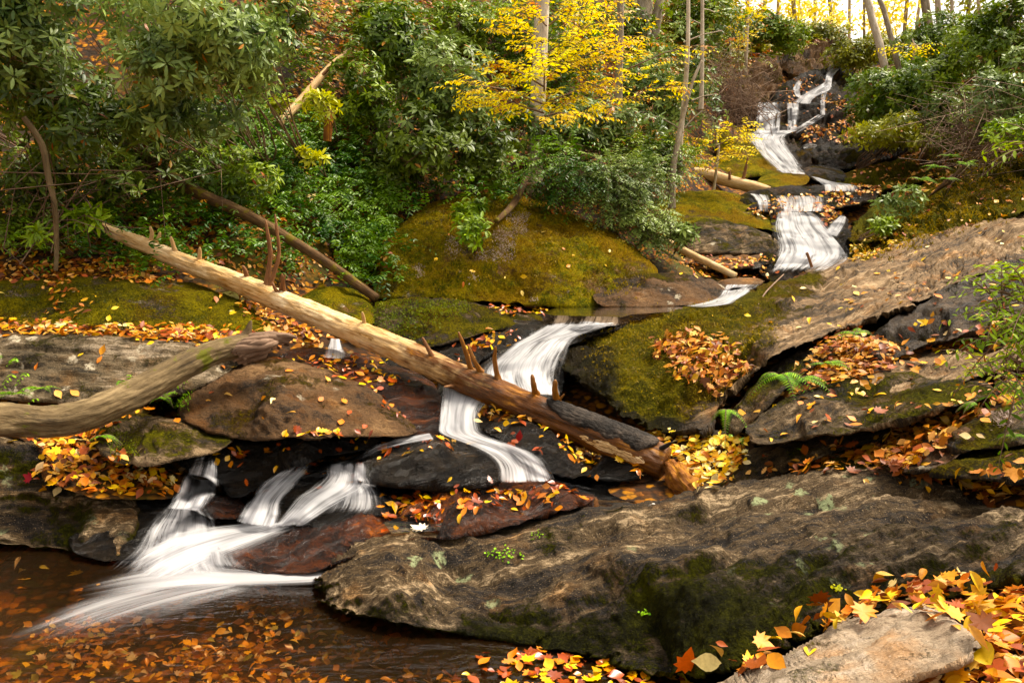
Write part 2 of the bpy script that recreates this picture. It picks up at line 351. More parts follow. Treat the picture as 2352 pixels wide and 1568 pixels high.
def inpoly(P, poly):
    x, y = P[..., 0], P[..., 1]; c = np.zeros(x.shape, bool); n = len(poly)
    for i in range(n):
        x1, y1 = poly[i]; x2, y2 = poly[i - 1]
        if y1 == y2: continue
        k = ((y1 > y) != (y2 > y)) & (x < (x2 - x1) * (y - y1) / (y2 - y1) + x1); c ^= k
    return c
def smooth_poly(o, it=2):
    o = np.asarray(o, float)
    for _ in range(it):
        q = np.roll(o, -1, 0); o = np.stack([.78 * o + .22 * q, .22 * o + .78 * q], 1).reshape(-1, 2)
    return o
def densify(o, step):
    out = []
    for i in range(len(o)):
        a = o[i]; b = o[(i + 1) % len(o)]; n = max(1, int(np.linalg.norm(b - a) / step))
        for k in range(n): out.append(a + (b - a) * k / n)
    return np.array(out)
STRATA = {'bank': (np.array([.91, .36, .20]), np.array([-.13, -.21, .97])), 'fore': (np.array([.97, .08, .16]), np.array([-.16, -.35, .92])),
          'flat': (np.array([.97, .1, .12]), np.array([-.1, -.15, .98])),
          'left': (np.array([.95, .25, -.12]), np.array([.12, -.2, .97]))}
_rid = [0]
def rock(name, label, outline, ctrl, mat, rim=.25, thick=.6, step=None, amp=.035, samp=.02, freq=1.6, strata='flat', group=None, D=None, gnd=True, cat='rock', sharp=1.0, mxf=None, darkf=None):
    _rid[0] += 1; sd = _rid[0] * 13.7
    o = smooth_poly(outline); w, h = o.max(0) - o.min(0)
    Ym = np.mean([c[2] for c in ctrl])
    step = step or max(2.6, min(w, h) / 46)
    o = densify(o, step * .6)
    jit = fbm(np.stack([o[:, 0] / 40, o[:, 1] / 40, np.full(len(o), sd)], -1), 4)
    ctr = o.mean(0); o = o + norm(o - ctr) * (jit * min(w, h) * .05)[:, None]
    x0, y0 = o.min(0) - step; nx = int(w * 1.1 / step) + 4; ny = int(h * 1.1 / step) + 4
    gx, gy = np.meshgrid(x0 + np.arange(nx + 1) * step, y0 + np.arange(ny + 1) * step)
    cc = np.stack([gx[:-1, :-1] + step / 2, gy[:-1, :-1] + step / 2], -1); ins = inpoly(cc, o)
    cnt = np.zeros((ny + 1, nx + 1), int)
    for a in (0, 1):
        for b in (0, 1): cnt[a:a + ny, b:b + nx] += ins
    used = cnt > 0; idx = -np.ones(cnt.shape, int); idx[used] = np.arange(used.sum())
    P = np.stack([gx[used], gy[used]], -1); bd = cnt[used] < 4
    dist = np.empty(len(P)); near = np.empty(len(P), int)
    for s in range(0, len(P), 4000):
        d2 = ((P[s:s + 4000, None] - o[None]) ** 2).sum(-1); near[s:s + 4000] = d2.argmin(1); dist[s:s + 4000] = np.sqrt(d2.min(1))
    P[bd] = o[near[bd]]; dist[bd] = 0
    D = D or min(w, h) * .45
    if len(ctrl) >= 3: ev = tps(np.array(ctrl)[:, :2] / 100, np.array(ctrl)[:, 2], 1e-3); Yp = ev(P / 100)
    else: Yp = np.full(len(P), Ym)
    t = np.clip(dist / D, 0, 1); pr = np.sqrt(1 - (1 - t) ** 2)
    Yf = Yp + rim * (1 - pr); Yb = Yp + rim + thick * pr
    on = norm(np.roll(o, -1, 0) - np.roll(o, 1, 0)); on = np.stack([on[:, 1], -on[:, 0]], -1)
    if (on * (o - ctr)).sum() < 0: on = -on
    rv = rim * (1 - .8 * np.clip(on[near, 1] * 1.3, 0, 1))
    Yf = Yp + rv * (1 - pr); Yb = Yp + rv + thick * pr
    Vf = at(P[:, 0], P[:, 1], Yf); Vb = at(P[:, 0], P[:, 1], Yb)
    bidx = -np.ones(len(P), int); inn = ~bd; bidx[bd] = np.nonzero(bd)[0]; bidx[inn] = len(P) + np.arange(inn.sum())
    V = np.concatenate([Vf, Vb[inn]])
    r, c = np.nonzero(ins)
    q = np.stack([idx[r, c], idx[r + 1, c], idx[r + 1, c + 1], idx[r, c + 1]], -1)
    F = np.concatenate([q, bidx[q][:, ::-1]])
    # normals
    fn = np.cross(V[F[:, 2]] - V[F[:, 0]], V[F[:, 3]] - V[F[:, 1]]); N = np.zeros_like(V)
    for k in range(4): np.add.at(N, F[:, k], fn)
    N = norm(N)
    a, n = STRATA[strata]; a = norm(a); n = norm(n); b = norm(np.cross(n, a))
    rc = np.stack([V @ a, V @ b, V @ n], -1) + sd
    warp = np.stack([rc[:, 0] * .5, rc[:, 1] * .8, rc[:, 2] * 1.0 + .25 * noise(rc * .7)], -1)
    st = fbm(warp * np.array([1, 1, 9.0]), 4, ridge=True); big = fbm(rc * freq * .55, 3); med = fbm(rc * freq * 2.3 + 5, 4); fine = fbm(rc * freq * 9, 3)
    fac = fbm(rc * np.array([.7, .9, 1.3]) * freq + 21, 3, ridge=True) - .5
    lay = rc[:, 2] * (9 if Ym < 8 else 5) + .9 * noise(rc * .8) + .35 * noise(rc * 3); hk = np.random.RandomState(_rid[0]).rand(512); kf = np.floor(lay).astype(int); fr_ = np.clip((lay - kf - .72) / .28, 0, 1); fr_ = fr_ * fr_ * (3 - 2 * fr_)
    lv = hk[kf & 511] * (1 - fr_) + hk[(kf + 1) & 511] * fr_ - .5; jn = rc[:, 0] * 1.7 + 1.2 * noise(rc * 1.3 + 50) + lv * 2; kj = np.floor(jn).astype(int); fj = np.clip((jn - kj - .85) / .15, 0, 1); lv = lv + .5 * (hk[(kj * 7) & 511] * (1 - fj) + hk[((kj + 1) * 7) & 511] * fj - .5)
    dsp = 1.9 * samp * lv * (1 if sharp >= 1 else .3) + amp * (1.3 * big + 1.0 * med + .42 * fine + 1.1 * fac * sharp) + 1.5 * samp * (st - .35)
    if sharp: dsp = dsp - samp * 2.2 * np.clip(fbm(warp * np.array([1, 1, 4.0]) + 9, 3, ridge=True) - .55, 0, 1) * 2 * sharp
    tf = np.concatenate([t, t[inn]]); V = V + N * (dsp * (.35 + .65 * np.clip(tf * 2, 0, 1)))[:, None]
    base = np.array([V[:, 0].mean(), V[:, 1].mean(), V[:, 2].min()])
    PA = np.concatenate([P, P[inn]]); at_ = {'rc': rc}
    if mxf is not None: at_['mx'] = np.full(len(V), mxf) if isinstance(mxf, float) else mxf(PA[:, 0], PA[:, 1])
    if darkf is not None: at_['darkm'] = darkf(PA[:, 0], PA[:, 1])
    ob = mesh_np(name, V - base, F, mat, attrs=at_); ob.location = tuple(base)
    tag(ob, label, cat, group); solid(V, F)
    if gnd:
        g = max(60, min(w, h) / 3)
        for yy in np.arange(o[:, 1].min() + g * .4, o[:, 1].max(), g):
            for xx in np.arange(o[:, 0].min() + g * .4, o[:, 0].max(), g):
                if inpoly(np.array([xx, yy]), o):
                    GCTRL.append(at(xx, yy, (float(ev(np.array([xx, yy]) / 100)) if len(ctrl) >= 3 else Ym) + rim * .5 + .30 + .045 * Ym))
    return ob

# ================================================================== ROCKS
rock('boulder', 'huge long layered boulder with pale top and mossy face darkened with painted shade beside the bottom pool',
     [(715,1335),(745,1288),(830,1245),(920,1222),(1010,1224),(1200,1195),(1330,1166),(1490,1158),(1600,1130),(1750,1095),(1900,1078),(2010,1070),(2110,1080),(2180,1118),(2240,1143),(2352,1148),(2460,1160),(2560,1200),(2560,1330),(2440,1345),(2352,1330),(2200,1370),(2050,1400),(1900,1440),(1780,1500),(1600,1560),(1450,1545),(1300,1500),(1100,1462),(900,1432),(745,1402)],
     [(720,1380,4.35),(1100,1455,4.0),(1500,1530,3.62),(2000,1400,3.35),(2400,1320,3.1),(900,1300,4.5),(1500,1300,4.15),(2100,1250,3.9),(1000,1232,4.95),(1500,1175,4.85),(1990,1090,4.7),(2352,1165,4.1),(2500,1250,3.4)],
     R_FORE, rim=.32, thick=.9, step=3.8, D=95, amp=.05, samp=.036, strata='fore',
     mxf=lambda x, y: .22 * np.clip((y - 1330 + (x - 1500) * .12) / 120, -.6, 1), darkf=lambda x, y: .42 * np.clip((y - 1290 + (x - 1500) * .12) / 90, 0, 1))  # lower face made darker in the colour: moss plus painted shade
rock('slab', 'pale tan flat slab among big fallen leaves at the bottom right', [(1610,1600),(1660,1562),(1720,1532),(1800,1508),(1850,1478),(1900,1450),(1960,1420),(2010,1408),(2090,1396),(2150,1398),(2200,1425),(2240,1462),(2252,1492),(2200,1525),(2120,1552),(2040,1580),(2030,1640),(1800,1680),(1610,1660)],
     [(1640,1590,2.95),(1900,1480,2.95),(2120,1405,2.95),(2250,1480,2.5),(2050,1560,2.4),(1800,1600,2.5),(1800,1660,2.2)], R_PALE, rim=.10, thick=.3, step=4.5, D=30, amp=.028, samp=.03, strata='bank')
def _sst(x, a, b): x = np.clip((x - a) / (b - a), 0, 1); return x * x * (3 - 2 * x)
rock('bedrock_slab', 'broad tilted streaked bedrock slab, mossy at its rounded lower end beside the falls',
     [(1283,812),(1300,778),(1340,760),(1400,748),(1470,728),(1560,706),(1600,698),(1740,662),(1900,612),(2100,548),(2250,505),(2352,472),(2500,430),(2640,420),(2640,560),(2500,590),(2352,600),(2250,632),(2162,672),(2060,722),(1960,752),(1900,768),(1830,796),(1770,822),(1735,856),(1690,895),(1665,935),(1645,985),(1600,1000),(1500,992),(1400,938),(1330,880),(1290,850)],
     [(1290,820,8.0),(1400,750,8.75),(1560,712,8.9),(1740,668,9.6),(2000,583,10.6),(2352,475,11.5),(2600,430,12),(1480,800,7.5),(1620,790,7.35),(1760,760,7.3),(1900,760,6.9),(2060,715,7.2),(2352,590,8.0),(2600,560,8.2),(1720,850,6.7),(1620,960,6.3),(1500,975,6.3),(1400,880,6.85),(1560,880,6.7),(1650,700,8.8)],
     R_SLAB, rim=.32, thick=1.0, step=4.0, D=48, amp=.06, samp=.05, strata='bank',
     mxf=lambda x, y: .72 * _sst(-x - (y - 700) * .8, -1980, -1650), darkf=lambda x, y: 1.1 * _sst(-x, -1480, -1330) * _sst(y, 740, 800) + .75 * _sst(y - (x - 1400) * .1, 880, 950) * _sst(-x, -1800, -1650))  # moss towards the lower left; colour darker at left end and lower edge
rock('ledge', 'dark wet ledge directly below the streaked slab on the right',
     [(1960,812),(2000,765),(2080,718),(2162,672),(2250,630),(2351,592),(2480,560),(2600,560),(2600,760),(2480,752),(2351,752),(2162,784),(2060,822),(2000,838)],
     [(1980,810,6.6),(2162,680,7.2),(2351,600,7.7),(2580,570,7.7),(2160,770,6.5),(2351,745,6.2),(2580,745,5.9)],
     R_SLAB, rim=.15, thick=.9, D=40, amp=.06, samp=.07, strata='bank', mxf=.25, darkf=lambda x, y: .62 + 0 * x)
rock('slab', 'grooved tan slab in the leaves between the dark ledge and the overhanging rock',
     [(1985,868),(2050,822),(2130,790),(2240,774),(2330,780),(2420,800),(2400,850),(2290,850),(2210,880),(2100,905),(2020,905)],
     [(1995,870,6.1),(2130,795,6.6),(2330,785,6.3),(2210,870,5.7),(2100,895,5.8),(2400,840,5.6)],
     R_SLAB, rim=.1, thick=.5, D=25, amp=.03, samp=.04, strata='bank')
rock('overhanging_rock', 'mossy pointed rock jutting left over a black hollow beside the ferns',
     [(1708,986),(1742,952),(1790,925),(1840,898),(1900,886),(1990,862),(2070,855),(2160,860),(2240,870),(2290,900),(2250,922),(2162,940),(2090,968),(1990,985),(1952,998),(1865,1002),(1777,1024),(1722,1020)],
     [(1712,990,5.3),(1790,928,5.7),(1900,888,5.95),(2060,860,6.0),(2240,875,5.6),(1780,1015,5.2),(1950,980,5.2),(2150,930,5.1),(1900,940,5.35)],
     R_MIDM, rim=.15, thick=.7, D=34, amp=.045, samp=.03, strata='bank')
rock('mossy_rock', 'mossy lichen-spotted rock at the right edge above the leaf drift',
     [(2170,1026),(2212,985),(2290,942),(2360,912),(2460,885),(2560,880),(2560,1000),(2440,1010),(2352,1018),(2250,1032),(2190,1040)],
     [(2175,1025,4.75),(2290,945,5.0),(2500,890,4.8),(2250,1025,4.6),(2400,1010,4.4),(2540,980,4.2)],
     R_MIDM, rim=.14, thick=.6, D=34, amp=.04, samp=.025, strata='bank')
rock('mossy_rock', 'low dark green rock at the right edge just above the huge boulder',
     [(2110,1092),(2200,1050),(2352,1014),(2480,1000),(2560,1010),(2560,1110),(2440,1115),(2352,1112),(2230,1098)],
     [(2120,1090,4.5),(2300,1030,4.6),(2500,1010,4.3),(2300,1095,4.3),(2500,1090,4.0)],
     R_NOSE, rim=.12, thick=.5, D=30, amp=.04, samp=.02, strata='bank')
rock('rock', 'small grey ledge poking out of the leaf drift on the right',
     [(2015,1058),(2070,1022),(2140,1000),(2200,990),(2235,1010),(2200,1050),(2150,1080),(2090,1088),(2040,1080)],
     [(2020,1060,4.85),(2140,1005,5.0),(2150,1070,4.6),(2220,1010,4.75)], R_BROWN, rim=.1, thick=.4, D=22, amp=.03, samp=.03, strata='bank')
rock('mossy_bank_rock', 'sloping green rock under the pointed overhanging rock',
     [(1640,1120),(1690,1085),(1720,1035),(1780,1022),(1870,1000),(1960,990),(2040,975),(2050,1005),(1950,1030),(1880,1050),(1800,1080),(1740,1110),(1680,1135)],
     [(1650,1115,5.5),(1720,1040,5.75),(1870,1010,5.6),(2040,985,5.4),(1700,1115,5.35),(1850,1060,5.3)], R_MIDM, rim=.15, thick=.5, D=26, amp=.04, samp=.02, strata='bank')
rock('mossy_ledge', 'mossy ledge with a dark underside between the ferns and the brown leaf pile',
     [(1660,975),(1690,925),(1740,868),(1790,822),(1850,800),(1905,775),(1960,756),(2000,762),(1960,800),(1900,820),(1860,850),(1830,880),(1790,905),(1760,940),(1720,975),(1690,1000)],
     [(1670,975,6.2),(1740,870,6.55),(1850,805,6.8),(1960,760,7.0),(1780,905,6.15),(1900,815,6.5)], R_MIDM, rim=.2, thick=.5, D=26, amp=.04, samp=.03, strata='bank')
# left side
rock('mossy_boulder', 'long low boulder with green moss and white lichen spots under the bare log',
     [(-160,655),(-60,645),(0,645),(120,640),(170,632),(260,640),(420,650),(500,668),(560,695),(600,728),(632,758),(600,770),(540,768),(430,757),(300,757),(150,754),(0,748),(-160,745)],
     [(-150,740,7.0),(0,745,7.1),(300,752,7.15),(600,765,7.3),(-150,660,7.8),(200,645,7.9),(500,675,8.0),(250,700,7.35)], R_LEFT, rim=.22, thick=.8, D=42, amp=.05, samp=.015, strata='left')
rock('lichened_rock', 'flat-topped grey boulder patched with cream lichen behind the curved limb',
     [(-160,775),(-60,765),(0,764),(100,768),(200,764),(330,776),(480,788),(550,800),(565,830),(520,860),(430,905),(330,925),(200,930),(100,925),(0,915),(-160,915)],
     [(-150,905,6.0),(0,905,6.1),(300,915,6.2),(480,870,6.4),(-150,775,6.4),(200,768,6.6),(520,800,6.8)], R_GREY, rim=.14, thick=.8, D=26, amp=.035, samp=.02, strata='left')
rock('brown_boulder', 'big smooth brown boulder under the broken end of the curved limb',
     [(408,935),(430,893),(490,845),(555,820),(640,820),(700,832),(790,862),(870,905),(930,950),(965,988),(940,1003),(880,1003),(700,1008),(560,1014),(470,990),(418,965)],
     [(415,940,6.0),(500,850,6.6),(640,825,6.9),(800,870,6.7),(950,985,6.1),(560,1000,5.75),(750,1000,5.7),(640,910,6.0)], R_BROWN, rim=.3, thick=1.0, D=60, amp=.06, samp=.014, strata='left', sharp=.6)
rock('wet_slope', 'wet reddish rock slope strewn with leaves right of the big brown boulder',
     [(620,818),(690,800),(770,806),(860,825),(950,850),(1005,885),(1022,930),(1015,1000),(970,1018),(900,1015),(870,950),(790,900),(700,850)],
     [(630,820,7.2),(770,808,7.4),(950,852,7.2),(1010,900,6.9),(1010,1000,6.2),(920,1010,6.1),(800,890,6.8)], R_RED, rim=.12, thick=.7, D=30, amp=.05, samp=.02, strata='left')
rock('flat_topped_rock', 'small rock with pale top and mossy sides left of the brown boulder',
     [(205,1015),(225,985),(255,958),(310,948),(400,960),(480,970),(528,988),(538,1010),(505,1035),(460,1048),(420,1055),(340,1072),(270,1064),(240,1045)],
     [(210,1015,5.55),(310,955,6.0),(480,975,6.0),(530,1010,5.75),(300,1060,5.35),(450,1045,5.5),(380,990,5.6)], R_MIDM, rim=.15, thick=.6, D=26, amp=.035, samp=.03, strata='left')
rock('dark_rock', 'dark mossy bank rock at the left edge rising from the pool',
     [(-160,1010),(-40,1002),(60,1008),(110,1030),(125,1062),(140,1110),(220,1130),(300,1140),(330,1165),(310,1220),(290,1275),(240,1285),(150,1268),(0,1256),(-160,1250)],
     [(-150,1245,5.15),(0,1250,5.15),(280,1275,5.0),(-150,1020,5.5),(60,1015,5.7),(120,1080,5.6),(300,1150,5.5),(100,1180,5.4)], R_FORE, rim=.2, thick=.8, D=34, amp=.05, samp=.03, strata='left')
rock('wet_rock', 'shiny black rock at the left foot of the lowest falls',
     [(150,1195),(200,1165),(260,1150),(340,1140),(420,1142),(440,1165),(400,1200),(350,1240),(310,1285),(240,1292),(180,1275),(150,1240)],
     [(170,1200,5.35),(300,1150,5.65),(420,1150,5.7),(350,1230,5.2),(250,1285,4.95)], R_WET, rim=.15, thick=.5, D=34, amp=.05, samp=.04, strata='left')
rock('wet_ledge', 'black wet ledge right of the leftmost small fall with leaves on it',
     [(402,1060),(440,1036),(520,1022),(640,1008),(730,998),(850,988),(880,1005),(850,1035),(760,1045),(690,1062),(650,1085),(600,1112),(560,1142),(520,1140),(500,1100),(440,1082)],
     [(410,1055,6.0),(640,1012,6.25),(860,992,6.2),(560,1130,5.75),(700,1058,5.85),(500,1065,5.85)], R_WET, rim=.14, thick=.7, D=26, amp=.04, samp=.03, strata='left')
rock('wet_rock', 'black rounded rock in midstream with orange leaves on its crown',
     [(822,1068),(850,1035),(890,1015),(950,1003),(1020,1000),(1085,1010),(1130,1032),(1155,1062),(1160,1100),(1120,1118),(1000,1122),(870,1112),(830,1095)],
     [(830,1070,5.85),(950,1008,6.1),(1085,1015,6.0),(1150,1090,5.6),(1000,1115,5.45),(870,1105,5.55),(980,1050,5.65)], R_WET, rim=.25, thick=.7, D=40, amp=.04, samp=.03, strata='flat')
rock('wet_rock', 'dark dome of rock veiled by the middle fan of water',
     [(680,1175),(710,1140),(750,1118),(800,1108),(850,1112),(890,1130),(960,1130),(980,1150),(900,1175),(830,1195),(740,1215),(690,1205)],
     [(690,1175,5.6),(800,1112,5.8),(960,1140,5.6),(740,1205,5.35),(850,1185,5.35)], R_WET, rim=.2, thick=.5, D=30, amp=.03, samp=.02, strata='flat')
rock('wet_rock', 'narrow dark rock between the two middle strands of the lowest falls',
     [(560,1190),(590,1150),(620,1110),(660,1080),(720,1065),(850,1060),(870,1090),(850,1125),(740,1130),(700,1160),(660,1200),(610,1225),(570,1220)],
     [(565,1190,5.6),(640,1105,5.85),(750,1068,6.05),(850,1075,6.0),(650,1200,5.5),(760,1115,5.8)], R_WET, rim=.2, thick=.6, D=28, amp=.05, samp=.02, strata='flat')
rock('red_rock', 'long wet rust-brown rock running from the pool up to the leafy ledge',
     [(470,1288),(540,1255),(620,1232),(740,1192),(860,1160),(930,1140),(980,1122),(1080,1108),(1180,1105),(1270,1108),(1340,1130),(1380,1135),(1340,1160),(1270,1180),(1180,1205),(1050,1235),(900,1250),(790,1290),(730,1315),(620,1318),(540,1310)],
     [(480,1290,4.95),(740,1195,5.35),(980,1128,5.6),(1180,1112,5.6),(1340,1140,5.4),(730,1305,4.72),(900,1240,4.95),(1180,1190,5.05),(800,1230,5.1)], R_RED, rim=.15, thick=.6, D=34, amp=.06, samp=.035, strata='left')
rock('red_rock', 'small rust-brown rock behind the foot of the leftmost fall',
     [(435,1155),(470,1136),(550,1142),(566,1168),(545,1195),(490,1188)], [(440,1155,5.65),(550,1148,5.8),(500,1188,5.5)], R_RED, rim=.1, thick=.4, D=18, amp=.02)
rock('wet_rock', 'rough black rock right of the narrow middle fall below the log',
     [(1100,985),(1130,962),(1190,955),(1250,968),(1310,1010),(1350,1060),(1362,1090),(1320,1100),(1270,1092),(1215,1055),(1150,1015)],
     [(1105,985,6.2),(1190,960,6.3),(1310,1015,6.1),(1350,1090,5.75),(1230,1050,5.8)], R_WET, rim=.22, thick=.6, D=34, amp=.05, samp=.01)
rock('wet_rock', 'small dark triangular rock under the lower end of the log',
     [(1345,1095),(1375,1055),(1400,1035),(1435,1030),(1465,1058),(1482,1095),(1440,1105),(1380,1105)], [(1350,1095,5.85),(1420,1035,6.0),(1480,1095,5.75)], R_WET, rim=.12, thick=.4, D=25, amp=.03)
rock('wet_ledge', 'dark wet rock sheet beneath the narrow middle fall',
     [(985,1010),(1000,930),(1010,870),(1060,855),(1160,870),(1270,880),(1290,930),(1180,965),(1120,1000),(1180,1030),(1260,1050),(1275,1110),(1140,1118),(1120,1050),(1050,1020)],
     [(1000,1000,6.3),(1010,900,7.0),(1150,880,7.3),(1270,900,7.2),(1100,1000,6.2),(1200,1040,6.0),(1200,1110,5.7),(1150,950,6.6)], R_WET, rim=.05, thick=.5, D=20, amp=.04)
# centre
rock('wet_chute', 'dark rock chute carrying the white water behind the log',
     [(1060,880),(1100,830),(1150,795),(1200,770),(1250,745),(1340,742),(1440,735),(1440,755),(1350,775),(1300,800),(1300,850),(1290,920),(1150,900)],
     [(1080,870,7.6),(1150,800,8.2),(1250,755,8.75),(1420,745,8.9),(1290,840,7.8),(1280,900,7.4),(1200,840,7.8)], R_WET, rim=.1, thick=.6, D=20, amp=.05, samp=.03)
rock('wet_ledge', 'wet black ledge with leaves left of the upper white lip',
     [(960,800),(1010,770),(1080,750),(1110,735),(1220,728),(1270,740),(1250,765),(1180,790),(1120,820),(1080,850),(1000,860),(900,850),(860,835),(900,810)],
     [(970,800,8.4),(1110,742,9.0),(1260,745,8.9),(1100,830,7.9),(900,840,8.0)], R_WET, rim=.1, thick=.6, D=24, amp=.05, samp=.04)
rock('lip_ledge', 'flat dark ledge under the upper pool lip in the centre',
     [(1140,712),(1260,700),(1400,698),(1560,700),(1620,705),(1560,722),(1450,735),(1440,748),(1270,752),(1230,738),(1140,728)],
     [(1150,715,9.7),(1400,702,10.2),(1610,706,10.2),(1430,745,8.95),(1280,748,8.95),(1350,725,9.2)], R_WET, rim=.08, thick=.6, D=14, amp=.02, samp=.02)
rock('mossy_mound', 'low dark mound topped with bright green moss behind the middle of the log',
     [(845,722),(870,692),(940,682),(1050,684),(1110,698),(1180,712),(1250,722),(1255,742),(1180,752),(1090,768),(1000,800),(940,805),(870,780)],
     [(850,730,8.7),(940,688,9.1),(1100,702,9.3),(1240,730,9.2),(940,795,8.3),(1090,762,8.6),(980,740,8.6)], R_NOSE, rim=.2, thick=.7, D=24, amp=.05, samp=.02)
rock('mossy_rock', 'small ochre mossy rock behind the log left of the green mound',
     [(680,700),(700,672),(740,655),(800,655),(845,680),(865,720),(850,760),(800,745),(740,720)], [(690,700,8.7),(760,660,9.2),(860,730,8.6),(740,718,8.5)], R_MOSS, rim=.15, thick=.5, D=25, amp=.04)
rock('mossy_dome', 'great ochre moss-covered rock dome with grey lichen rosettes in the centre',
     [(850,690),(862,640),(880,560),(920,510),(990,470),(1080,440),(1180,445),(1260,470),(1340,500),(1410,535),(1470,580),(1512,625),(1520,660),(1460,690),(1400,705),(1280,705),(1150,700),(1050,690),(940,684)],
     [(860,680,9.5),(900,540,10.6),(1080,445,12.0),(1260,475,12.0),(1470,585,11.2),(1510,650,10.4),(1400,700,9.9),(1150,695,9.6),(950,680,9.4),(1050,600,10.0),(1250,600,10.3),(1350,560,10.9)],
     R_MOSS, rim=.45, thick=1.6, step=4.2, D=60, amp=.09, samp=.015)
rock('long_rock', 'long low grey-brown rock at the foot of the mossy dome',
     [(1350,665),(1400,640),(1480,628),(1560,626),(1625,636),(1668,658),(1672,680),(1640,698),(1560,704),(1450,706),(1370,704)],
     [(1355,670,9.9),(1480,632,10.4),(1660,665,10.6),(1640,695,10.1),(1400,702,9.7)], R_BROWN, rim=.2, thick=.7, D=30, amp=.05, samp=.015)
rock('dark_rock', 'dark rounded rock left of the wide middle cascade',
     [(1570,545),(1590,505),(1650,500),(1720,518),(1790,545),(1795,575),(1740,582),(1640,585),(1580,580)], [(1575,550,12.8),(1650,505,13.3),(1790,560,13.0),(1650,580,12.5)], R_MIDM, rim=.3, thick=.9, D=30, amp=.06)
rock('brown_ledge', 'smooth brown ledge left of the foot of the wide cascade',
     [(1560,600),(1600,575),(1700,572),(1790,580),(1790,600),(1730,615),(1640,620),(1580,615)], [(1565,600,12.3),(1700,576,12.7),(1780,600,12.4),(1640,615,12.0)], R_BROWN, rim=.12, thick=.6, D=18, amp=.03)
rock('mossy_ledge', 'broad mossy ledge sloping down to the wide cascade from the left',
     [(1480,470),(1560,438),(1640,436),(1720,452),(1760,480),(1800,510),(1800,535),(1740,525),(1650,510),(1560,515),(1490,505)],
     [(1490,480,14.2),(1560,442,15.0),(1720,458,15.1),(1800,525,13.6),(1600,505,13.5)], R_MOSS, rim=.25, thick=.9, D=22, amp=.06)
rock('cascade_ledge', 'broad dark stepped rock beneath the wide middle cascade',
     [(1740,630),(1745,590),(1770,560),(1770,520),(1760,480),(1780,468),(1900,468),(1945,490),(1960,540),(1965,590),(1930,625),(1880,655),(1780,655)],
     [(1750,620,12.0),(1770,560,12.9),(1780,475,14.3),(1900,472,14.4),(1950,540,13.4),(1940,600,12.7),(1850,650,11.6),(1850,580,12.7),(1850,545,13.5)], R_FARW, rim=.1, thick=.8, step=3, D=20, amp=.07, samp=.06)
rock('small_rock', 'small flat rock beside the little channel in the centre right',
     [(1640,650),(1670,640),(1740,636),(1760,645),(1745,658),(1690,660),(1650,662)], [(1645,655,11.0),(1740,640,11.4),(1700,658,10.9)], R_BROWN, rim=.1, thick=.4, D=12, amp=.02)
rock('wet_ledge', 'dark leafy ledge between the wide cascade and the small step above it',
     [(1690,470),(1700,445),(1780,432),(1900,425),(2010,425),(2030,445),(1990,470),(1900,485),(1780,490),(1710,485)],
     [(1700,470,14.8),(1780,436,15.6),(2010,430,15.8),(1990,465,14.9),(1780,485,14.3)], R_FARW, rim=.1, thick=.8, D=16, amp=.05, samp=.06)
rock('mossy_slab', 'small flat moss-topped slab right of the upstream fallen log',
     [(1735,412),(1770,398),(1840,396),(1862,405),(1855,425),(1800,434),(1750,430)], [(1740,415,16.4),(1840,400,17),(1800,430,16)], R_MOSS, rim=.12, thick=.5, D=14, amp=.03)
rock('dark_rock', 'dark rock just right of the foot of the upper curving fall',
     [(1845,385),(1880,378),(1930,390),(1950,410),(1920,425),(1880,420),(1850,405)], [(1850,390,17.2),(1940,400,17.2),(1900,420,16.6)], R_FARW, rim=.15, thick=.6, D=16, amp=.05)
rock('mossy_slope', 'steep ochre mossy rock slope left of the upper curving fall',
     [(1640,390),(1650,330),(1640,280),(1700,290),(1730,315),(1760,350),(1790,385),(1800,402),(1740,404),(1680,410)],
     [(1650,390,18),(1650,300,20.5),(1720,310,20.8),(1790,390,18.2),(1700,400,17.5)], R_MOSS, rim=.2, thick=1.0, D=20, amp=.08)
rock('chute_rock', 'black rock under the curving upper fall', [(1715,325),(1740,300),(1830,290),(1900,300),(1990,320),(2000,350),(1940,385),(1860,400),(1790,402),(1760,370)],
     [(1720,325,20.5),(1830,295,21.5),(1990,330,20.5),(1790,398,18.4),(1930,380,18.8)], R_FARW, rim=.15, thick=1.0, D=18, amp=.12, samp=.1, strata='bank')
rock('curtain_cliff', 'black rock step behind the curtain of the uppermost falls', [(1715,315),(1720,240),(1760,232),(1840,232),(1900,236),(1950,260),(1960,300),(1900,318),(1800,320)],
     [(1720,310,21.6),(1725,240,22.4),(1850,236,22.8),(1950,270,22.5),(1900,312,21.4),(1800,315,21.3)], R_FARW, rim=.15, thick=1.2, D=14, amp=.1, samp=.1, strata='bank')
rock('top_rock', 'dark rock shoulder below the highest thread of the falls', [(1770,245),(1780,205),(1820,180),(1870,160),(1920,145),(1960,150),(1970,200),(1960,250),(1880,248),(1820,246)],
     [(1780,240,23),(1820,185,25.5),(1920,148,28),(1960,200,26),(1950,245,23.5),(1850,244,23.2)], R_FARW, rim=.2, thick=1.4, D=16, amp=.12, samp=.1, strata='bank')
rock('cliff_rock', 'brown overhanging rock wall left of the uppermost falls', [(1700,235),(1710,180),(1730,140),(1760,130),(1790,150),(1800,180),(1780,205),(1765,235),(1730,245)],
     [(1705,230,22.6),(1730,150,24.5),(1790,160,25),(1760,235,22.8)], R_BROWN, rim=.4, thick=1.6, D=25, amp=.2, samp=.08)
rock('cliff_rock', 'dark rock brow above the highest thread of the falls', [(1785,150),(1810,120),(1860,100),(1920,88),(1960,95),(1965,120),(1930,150),(1880,165),(1820,185)],
     [(1790,150,26.5),(1860,105,29),(1960,105,30),(1850,165,27)], R_BROWN, rim=.4, thick=1.6, D=20, amp=.18, samp=.08)
